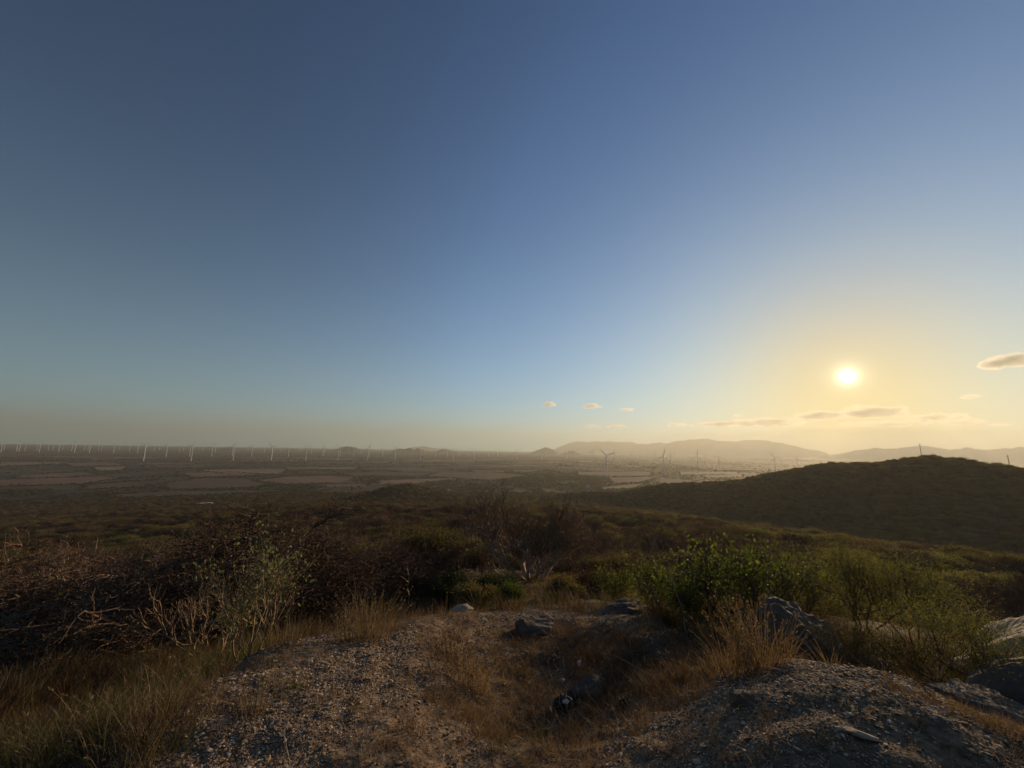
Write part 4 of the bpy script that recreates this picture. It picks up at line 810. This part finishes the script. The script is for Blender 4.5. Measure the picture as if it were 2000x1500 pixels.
for s in range(8):
    V, F = rock_mesh(700+s, sub=1 if s > 3 else 2, planes=9, noise=.03, squash=(1, .8, .55)); st_me.append(mesh_obj('stone', V, F, M['stone'], link=False).data)
def bare_points(n, r0, r1, thr=.35):
    out = np.zeros((0, 2))
    while len(out) < n:
        a = np.radians(rng.uniform(-52, 58, n)); r = r0*(r1/r0)**rng.random(n); x, y = r*np.sin(a), r*np.cos(a); m = (bare_mask(x, y)*.97+.03)*np.clip(.62+fbm(x*1.7+9, y*1.7, 3)*1.5, .12, 1) > rng.random(n)
        out = np.vstack([out, np.stack([x, y], 1)[m]])
    return out[:n]
sp = bare_points(200, 1.9, 6.4); sz = ground_z(sp[:, 0], sp[:, 1])
for (x, y), z in zip(sp, sz):
    o = bpy.data.objects.new('stone', st_me[rng.integers(8)]); COL.objects.link(o); o.parent = ground; s = .0085*math.exp(rng.normal()*.45)*math.hypot(x, y)/2.6+.004
    o.location = (x, y, z+s*.1); o.scale = (s*rng.uniform(.8, 1.5), s, s*rng.uniform(.5, .9)); o.rotation_euler = (rng.normal()*.2, rng.normal()*.2, rng.uniform(0, 6.28))
gv_src = []
for s in range(7):
    V, F = rock_mesh(800+s, sub=1, planes=8, noise=0, squash=(1, .8, .6)); gv_src.append(source('pebble_%d' % s, V, F, [M['gravel']]))
gpt = np.vstack([bare_points(125000, 1.5, 4.6), bare_points(16000, 4.2, 7.5)]); n = len(gpt); gr_ = np.hypot(gpt[:, 0], gpt[:, 1])
gsz = .0031*np.exp(rng.normal(size=n)*.55)*np.maximum(gr_/2.6, .8); gsz = np.minimum(gsz, .016)
scatter('gravel', gv_src, np.column_stack([gpt, ground_z(gpt[:, 0], gpt[:, 1])+gsz*.2]), np.stack([gsz*rng.uniform(.8, 1.7, n), gsz, gsz*rng.uniform(.4, .85, n)], 1), rng.uniform(0, 6.28, n), rng.integers(0, 7, n), rng.normal(size=(n, 2))*.22)

# fallen twigs and dry leaves in the gully and on the edges
def twig_src(seed):
    R = random.Random(seed); p = Vector((0, 0, .01)); d = Vector((1, 0, .12)); s = []
    for i in range(6):
        d = (d+Vector((R.gauss(0, .25), R.gauss(0, .3), R.gauss(0, .2)))).normalized(); q = p+d*.06; s.append((*p, *q, .0016*(1-i*.12), .0016*(1-(i+1)*.12)))
        if R.random() < .5: e = q+(d+Vector((R.gauss(0, .7), R.gauss(0, .7), R.gauss(.2, .5)))).normalized()*.08; s.append((*q, *e, .0009, .0004))
        p = q
    V, F = prisms(s, 3); return V, F.tolist()
tw_src = [source('stick_%d' % i, *twig_src(50+i), [M['bark_tan' if i % 2 else 'dead_wood']]) for i in range(6)]
ppx = np.array([(1000, 1350, 260), (1150, 1400, 260), (1250, 1320, 300), (1100, 1280, 200), (980, 1440, 160), (1320, 1260, 200), (500, 1250, 120), (250, 1350, 200), (1750, 1340, 120), (1100, 1480, 160), (850, 1300, 120), (1600, 1400, 60), (650, 1420, 80)])
tp_ = np.vstack([np.array(at_ground(a_, b_))[:2]+rng.normal(size=(int(c_*.45), 2))*.45 for a_, b_, c_ in ppx]); tp_ = tp_[np.hypot(tp_[:, 0], tp_[:, 1]) > 1.6]; n = len(tp_)
scatter('fallen_twigs', tw_src, np.column_stack([tp_, ground_z(tp_[:, 0], tp_[:, 1])+.008]), rng.uniform(.35, 1.0, n), rng.uniform(0, 6.28, n), rng.integers(0, 6, n), rng.normal(size=(n, 2))*.35)
V, F = leaf_quads(np.zeros((1, 3)), .05, 1, aspect=.6); lf1 = source('leaf_a', V, F.tolist(), [M['grass_rust']]); V, F = leaf_quads(np.zeros((1, 3)), .045, 5, aspect=.5); lf2 = source('leaf_b', V, F.tolist(), [M['grass_gold']])
lp = np.vstack([np.array(at_ground(a_, b_))[:2]+rng.normal(size=(int(c_*2), 2))*.5 for a_, b_, c_ in ppx]); lp = lp[np.hypot(lp[:, 0], lp[:, 1]) > 1.6]; n = len(lp)
scatter('fallen_leaves', [lf1, lf2], np.column_stack([lp, ground_z(lp[:, 0], lp[:, 1])+.012]), rng.uniform(.15, .5, n), rng.uniform(0, 6.28, n), rng.integers(0, 2, n), rng.normal(size=(n, 2))*.6)

# long dry stalks, leaning poles and dead branches
def stalk(p0, p1, r0, mt, label, sag=.06, seed=0, twigs=2, name='dry_stalk', cat='stalk'):
    R = random.Random(seed); a, b = Vector(p0), Vector(p1); n = 8; pts = [a.lerp(b, i/n)+Vector((R.gauss(0, .012), R.gauss(0, .012), math.sin(math.pi*i/n)*sag)) for i in range(n+1)]
    S = [(*pts[i]-a, *pts[i+1]-a, r0*(1-.7*i/n), r0*(1-.7*(i+1)/n)) for i in range(n)]; S = [tuple(s) for s in S]
    root = empty(name, p0, label, cat, 'long dry stalks and sticks'); V, F = prisms(S, 5); mesh_obj('stem', V, F.tolist(), M[mt], parent=root)
    for t in range(twigs):
        i = R.randint(4, n-1); q = pts[i]-a; d = ((b-a).normalized()+Vector((R.gauss(0, .5), R.gauss(0, .5), R.gauss(.1, .4)))).normalized()*(b-a).length*.18; V, F = prisms([(*q, *(q+d), r0*.35, r0*.15)], 3); mesh_obj('side_twig', V, F.tolist(), M[mt], parent=root)
def pix(px, py, r): return at(px, py, r)
stalk(G(1140, 1250), pix(1090, 1130, 5.2), .008, 'bark_tan', 'thin tan stalk rising from the gully before the brown bush', .0, 1)
stalk(G(1290, 1340), pix(1165, 1270, 3.9), .006, 'bark_tan', 'long dry stalk leaning left over the gully', .05, 2)
stalk(G(1300, 1240), pix(1262, 1120, 5.9), .009, 'bark_brown', 'dark stalk with leaf tip left of the green bushes', .02, 3)
stalk(G(1345, 1250), pix(1305, 1100, 5.7), .008, 'bark_tan', 'pale stalk among the leafy green bush stems', .02, 4)
stalk(pix(1730, 1162, 11), pix(1858, 1150, 11.3), .03, 'dead_wood', 'pale fallen pole lying across the acacias', .02, 5, 0, 'dead_branch', 'branch')
stalk(pix(1870, 1208, 8), pix(1914, 1194, 8.2), .024, 'dead_wood', 'short pale dead branch above the pale boulder', .01, 6, 0, 'dead_branch', 'branch')
stalk(G(1830, 1370), pix(1690, 1230, 5.6), .008, 'dark_bark', 'dark leaning branch behind the right mound', .0, 7, 3, 'dead_branch', 'branch')
stalk(G(1900, 1380), pix(1720, 1265, 5.2), .005, 'dark_bark', 'thinner dark leaning branch beside the thicker one behind the right mound', .0, 8, 3, 'dead_branch', 'branch')
stalk(G(1090, 1490), pix(1075, 1360, 2.75), .004, 'bark_brown', 'thin upright brown weed stalk near the bottom of the gully', .0, 9, 4)
stalk(G(700, 1215), pix(690, 1120, 7.5), .008, 'bark_tan', 'pale upright stalk behind the golden grass', .0, 10, 3)
stalk(G(800, 1200), pix(795, 1095, 8.5), .01, 'bark_pale', 'slim pale sapling behind the far end of the crest', .0, 11, 5)
stalk(G(1440, 1435), pix(1400, 1375, 2.65), .003, 'bark_tan', 'thin bent straw on the left side of the right mound', .01, 12, 1)
stalk(G(1450, 1490), pix(1395, 1430, 2.35), .003, 'bark_tan', 'thin straw near the bottom of the right mound', .01, 13, 1)

# litter in the gully
def crumpled(loc, size, seed, mt, name, label, cat, flat=.5):
    bm = bmesh.new(); bmesh.ops.create_icosphere(bm, subdivisions=3, radius=1); R = np.random.default_rng(seed); v = np.array([q.co[:] for q in bm.verts])
    v *= (1+fbm(v[:, 0]*2.6+seed, v[:, 1]*2.6+v[:, 2]*1.7, 3)*1.1)[:, None]; v *= np.array([1, .7, flat])*size; F = [[w.index for w in f.verts] for f in bm.faces]; bm.free()
    o = mesh_obj(name, v, F, M[mt]); o.location = loc; o.rotation_euler = (0, .2, seed); tag(o, label, cat); return o
x, y, z = G(1108, 1382); b_ = crumpled((x, y, z+.03), .09, 3, 'black_plastic', 'plastic_bag', 'crumpled black plastic bag lying in the dry gully', 'bag', .6)
crumpled((x-.02, y-.05, z+.065), .028, 9, 'white_plastic', 'plastic_wrapper', 'torn white wrapper on the black bag', 'litter', .4)
x, y, z = G(1098, 1338); crumpled((x, y, z+.02), .032, 14, 'concrete', 'paper_scrap', 'grey paper scrap beside the dull rock in the gully', 'litter', .4)
x, y, z = G(1131, 1306); crumpled((x, y, z+.04), .02, 17, 'white_plastic', 'paper_scrap', 'bright white paper scrap caught in the gully grass', 'litter', 1.5)
x, y, z = G(1218, 1385); crumpled((x, y, z+.02), .05, 23, 'black_plastic', 'plastic_bag', 'small black bag remnant right of the gully', 'bag', .8)

# ------------------------------------------------------------------ clouds, above and beyond the haze
def cloud_material():
    m, n, l, out = new_mat('cloud'); v = n.new('ShaderNodeVolumePrincipled'); v.inputs['Color'].default_value = (.93, .90, .82, 1); v.inputs['Anisotropy'].default_value = .35
    tc = n.new('ShaderNodeTexCoord'); sc = n.new('ShaderNodeVectorMath'); sc.operation = 'MULTIPLY'; l.new(tc.outputs['Object'], sc.inputs[0]); sc.inputs[1].default_value = (.45, .45, 1.1)
    nz = n.new('ShaderNodeTexNoise'); nz.inputs['Scale'].default_value = .0055; nz.inputs['Detail'].default_value = 5; nz.inputs['Roughness'].default_value = .6; l.new(sc.outputs[0], nz.inputs['Vector'])
    c = n.new('ShaderNodeVectorMath'); c.operation = 'MULTIPLY_ADD'; l.new(tc.outputs['Generated'], c.inputs[0]); c.inputs[1].default_value = (2, 2, 2); c.inputs[2].default_value = (-1, -1, -.75)
    d = n.new('ShaderNodeVectorMath'); d.operation = 'DOT_PRODUCT'; l.new(c.outputs[0], d.inputs[0]); l.new(c.outputs[0], d.inputs[1])
    f = n.new('ShaderNodeMath'); f.operation = 'MULTIPLY_ADD'; l.new(d.outputs['Value'], f.inputs[0]); f.inputs[1].default_value = -.26; l.new(nz.outputs['Fac'], f.inputs[2])
    mr = n.new('ShaderNodeMapRange'); mr.inputs['From Min'].default_value = .20; mr.inputs['From Max'].default_value = .60; mr.inputs['To Max'].default_value = .010; l.new(f.outputs[0], mr.inputs['Value']); l.new(mr.outputs[0], v.inputs['Density'])
    l.new(v.outputs[0], out.inputs['Volume']); return m
M['cloud'] = cloud_material()
CLOUD_D = 17000.0
def cloud(px, py, w, h, seed, label):
    R = random.Random(seed); c = Vector(at(px, py, CLOUD_D)); k = CLOUD_D*math.hypot(1, 0)/FPX*math.hypot(FPX, px-1000)/FPX*0+CLOUD_D/math.hypot(FPX, px-1000)*1.0
    W, H = w*k*.5, h*k*.72; bm = bmesh.new(); nb = max(5, int(6+w/h*3))
    for i in range(nb):
        t = R.uniform(-1, 1); env = (1-t*t)**.5; s = H*R.uniform(.35, .8)*max(.35, env); mtx = Matrix.Translation((t*(W-s*.5), R.uniform(-.5, .5)*H, -H*.55+s*.6+R.random()*env*(H-s)*1.1)) @ Matrix.Diagonal((s*R.uniform(1.1, 1.9), s*1.2, s*.75, 1)); bmesh.ops.create_icosphere(bm, subdivisions=2, radius=1, matrix=mtx)
    me = bpy.data.meshes.new('cloud'); bm.to_mesh(me); bm.free(); tmp = bpy.data.objects.new('cloud', me); COL.objects.link(tmp)
    md = tmp.modifiers.new('r', 'REMESH'); md.mode = 'VOXEL'; md.voxel_size = max(H/7, 12)
    dg = bpy.context.evaluated_depsgraph_get(); me2 = bpy.data.meshes.new_from_object(tmp.evaluated_get(dg)); bpy.data.objects.remove(tmp)
    v = np.empty(len(me2.vertices)*3, np.float32); me2.vertices.foreach_get('co', v); v = v.reshape(-1, 3); q = v/H*1.6; dsp = fbm(q[:, 0]+seed, q[:, 2]+q[:, 1]*.7, 4)*H*.35
    v[:, 2] += dsp*.7; v[:, 0] += fbm(q[:, 2]*1.3+seed*2, q[:, 0], 3)*H*.4; me2.vertices.foreach_set('co', v.ravel()); me2.materials.clear(); me2.materials.append(M['cloud'])
    o = bpy.data.objects.new('cloud', me2); COL.objects.link(o); o.location = c; o.rotation_euler = (0, 0, -math.atan2(c.x, c.y)); tag(o, label, 'cloud', 'clouds low over the mountains')
for i, q in enumerate([(1071, 789, 24, 15, 'small single cloud high above the left end of the pale mountain'), (1156, 792, 36, 14, 'small ragged cloud right of the single cloud'), (1224, 799, 34, 9, 'faint double puff of cloud left of the long bank'), (1158, 832, 38, 9, 'thin flat cloud just above the left mountain'), (1205, 832, 44, 11, 'low flat cloud beside the thin one above the mountain'),
        (1370, 829, 170, 13, 'long thin grey left end of the cloud bank'), (1480, 824, 180, 22, 'long grey cloud in the bank left of the sun'), (1595, 811, 90, 22, 'bright rimmed cloud in the bank just left of the sun'), (1702, 803, 110, 36, 'tallest bright rimmed cloud of the bank right below the sun'), (1740, 826, 190, 20, 'wide grey cloud under the tallest one'), (1830, 812, 90, 20, 'gold edged cloud in the bank right of the tallest one'), (1880, 824, 70, 16, 'grey cloud near the right end of the bank'), (1950, 829, 34, 9, 'last small cloud at the right end of the bank'),
        (1968, 704, 92, 34, 'single grey cloud with bright edges high at the right edge'), (1896, 774, 32, 14, 'small faint cloud between bank and high right cloud'), (1420, 847, 60, 6, 'thin streak of cloud below the bank, left one'), (1530, 846, 60, 7, 'thin streak of cloud below the bank under the sun'), (1440, 812, 20, 8, 'tiny puff on top of the long grey cloud')]):
    cloud(*q[:4], 600+i, q[4])

# ------------------------------------------------------------------ haze
bm = bmesh.new(); bmesh.ops.create_cube(bm, size=1)
for v in bm.verts: v.co = Vector((v.co.x*32000, v.co.y*32000, -2.5 if v.co.z < 0 else 720.0))
me = bpy.data.meshes.new('haze'); bm.to_mesh(me); bm.free()
m, n, l, out = new_mat('haze'); pv = n.new('ShaderNodeVolumePrincipled'); pv.inputs['Color'].default_value = (.59, .61, .57, 1); pv.inputs['Density'].default_value = HAZE_DENSITY; pv.inputs['Anisotropy'].default_value = HAZE_G
l.new(pv.outputs[0], out.inputs['Volume']); me.materials.append(m)
haze = bpy.data.objects.new('haze', me); COL.objects.link(haze); tag(haze, kind='stuff')
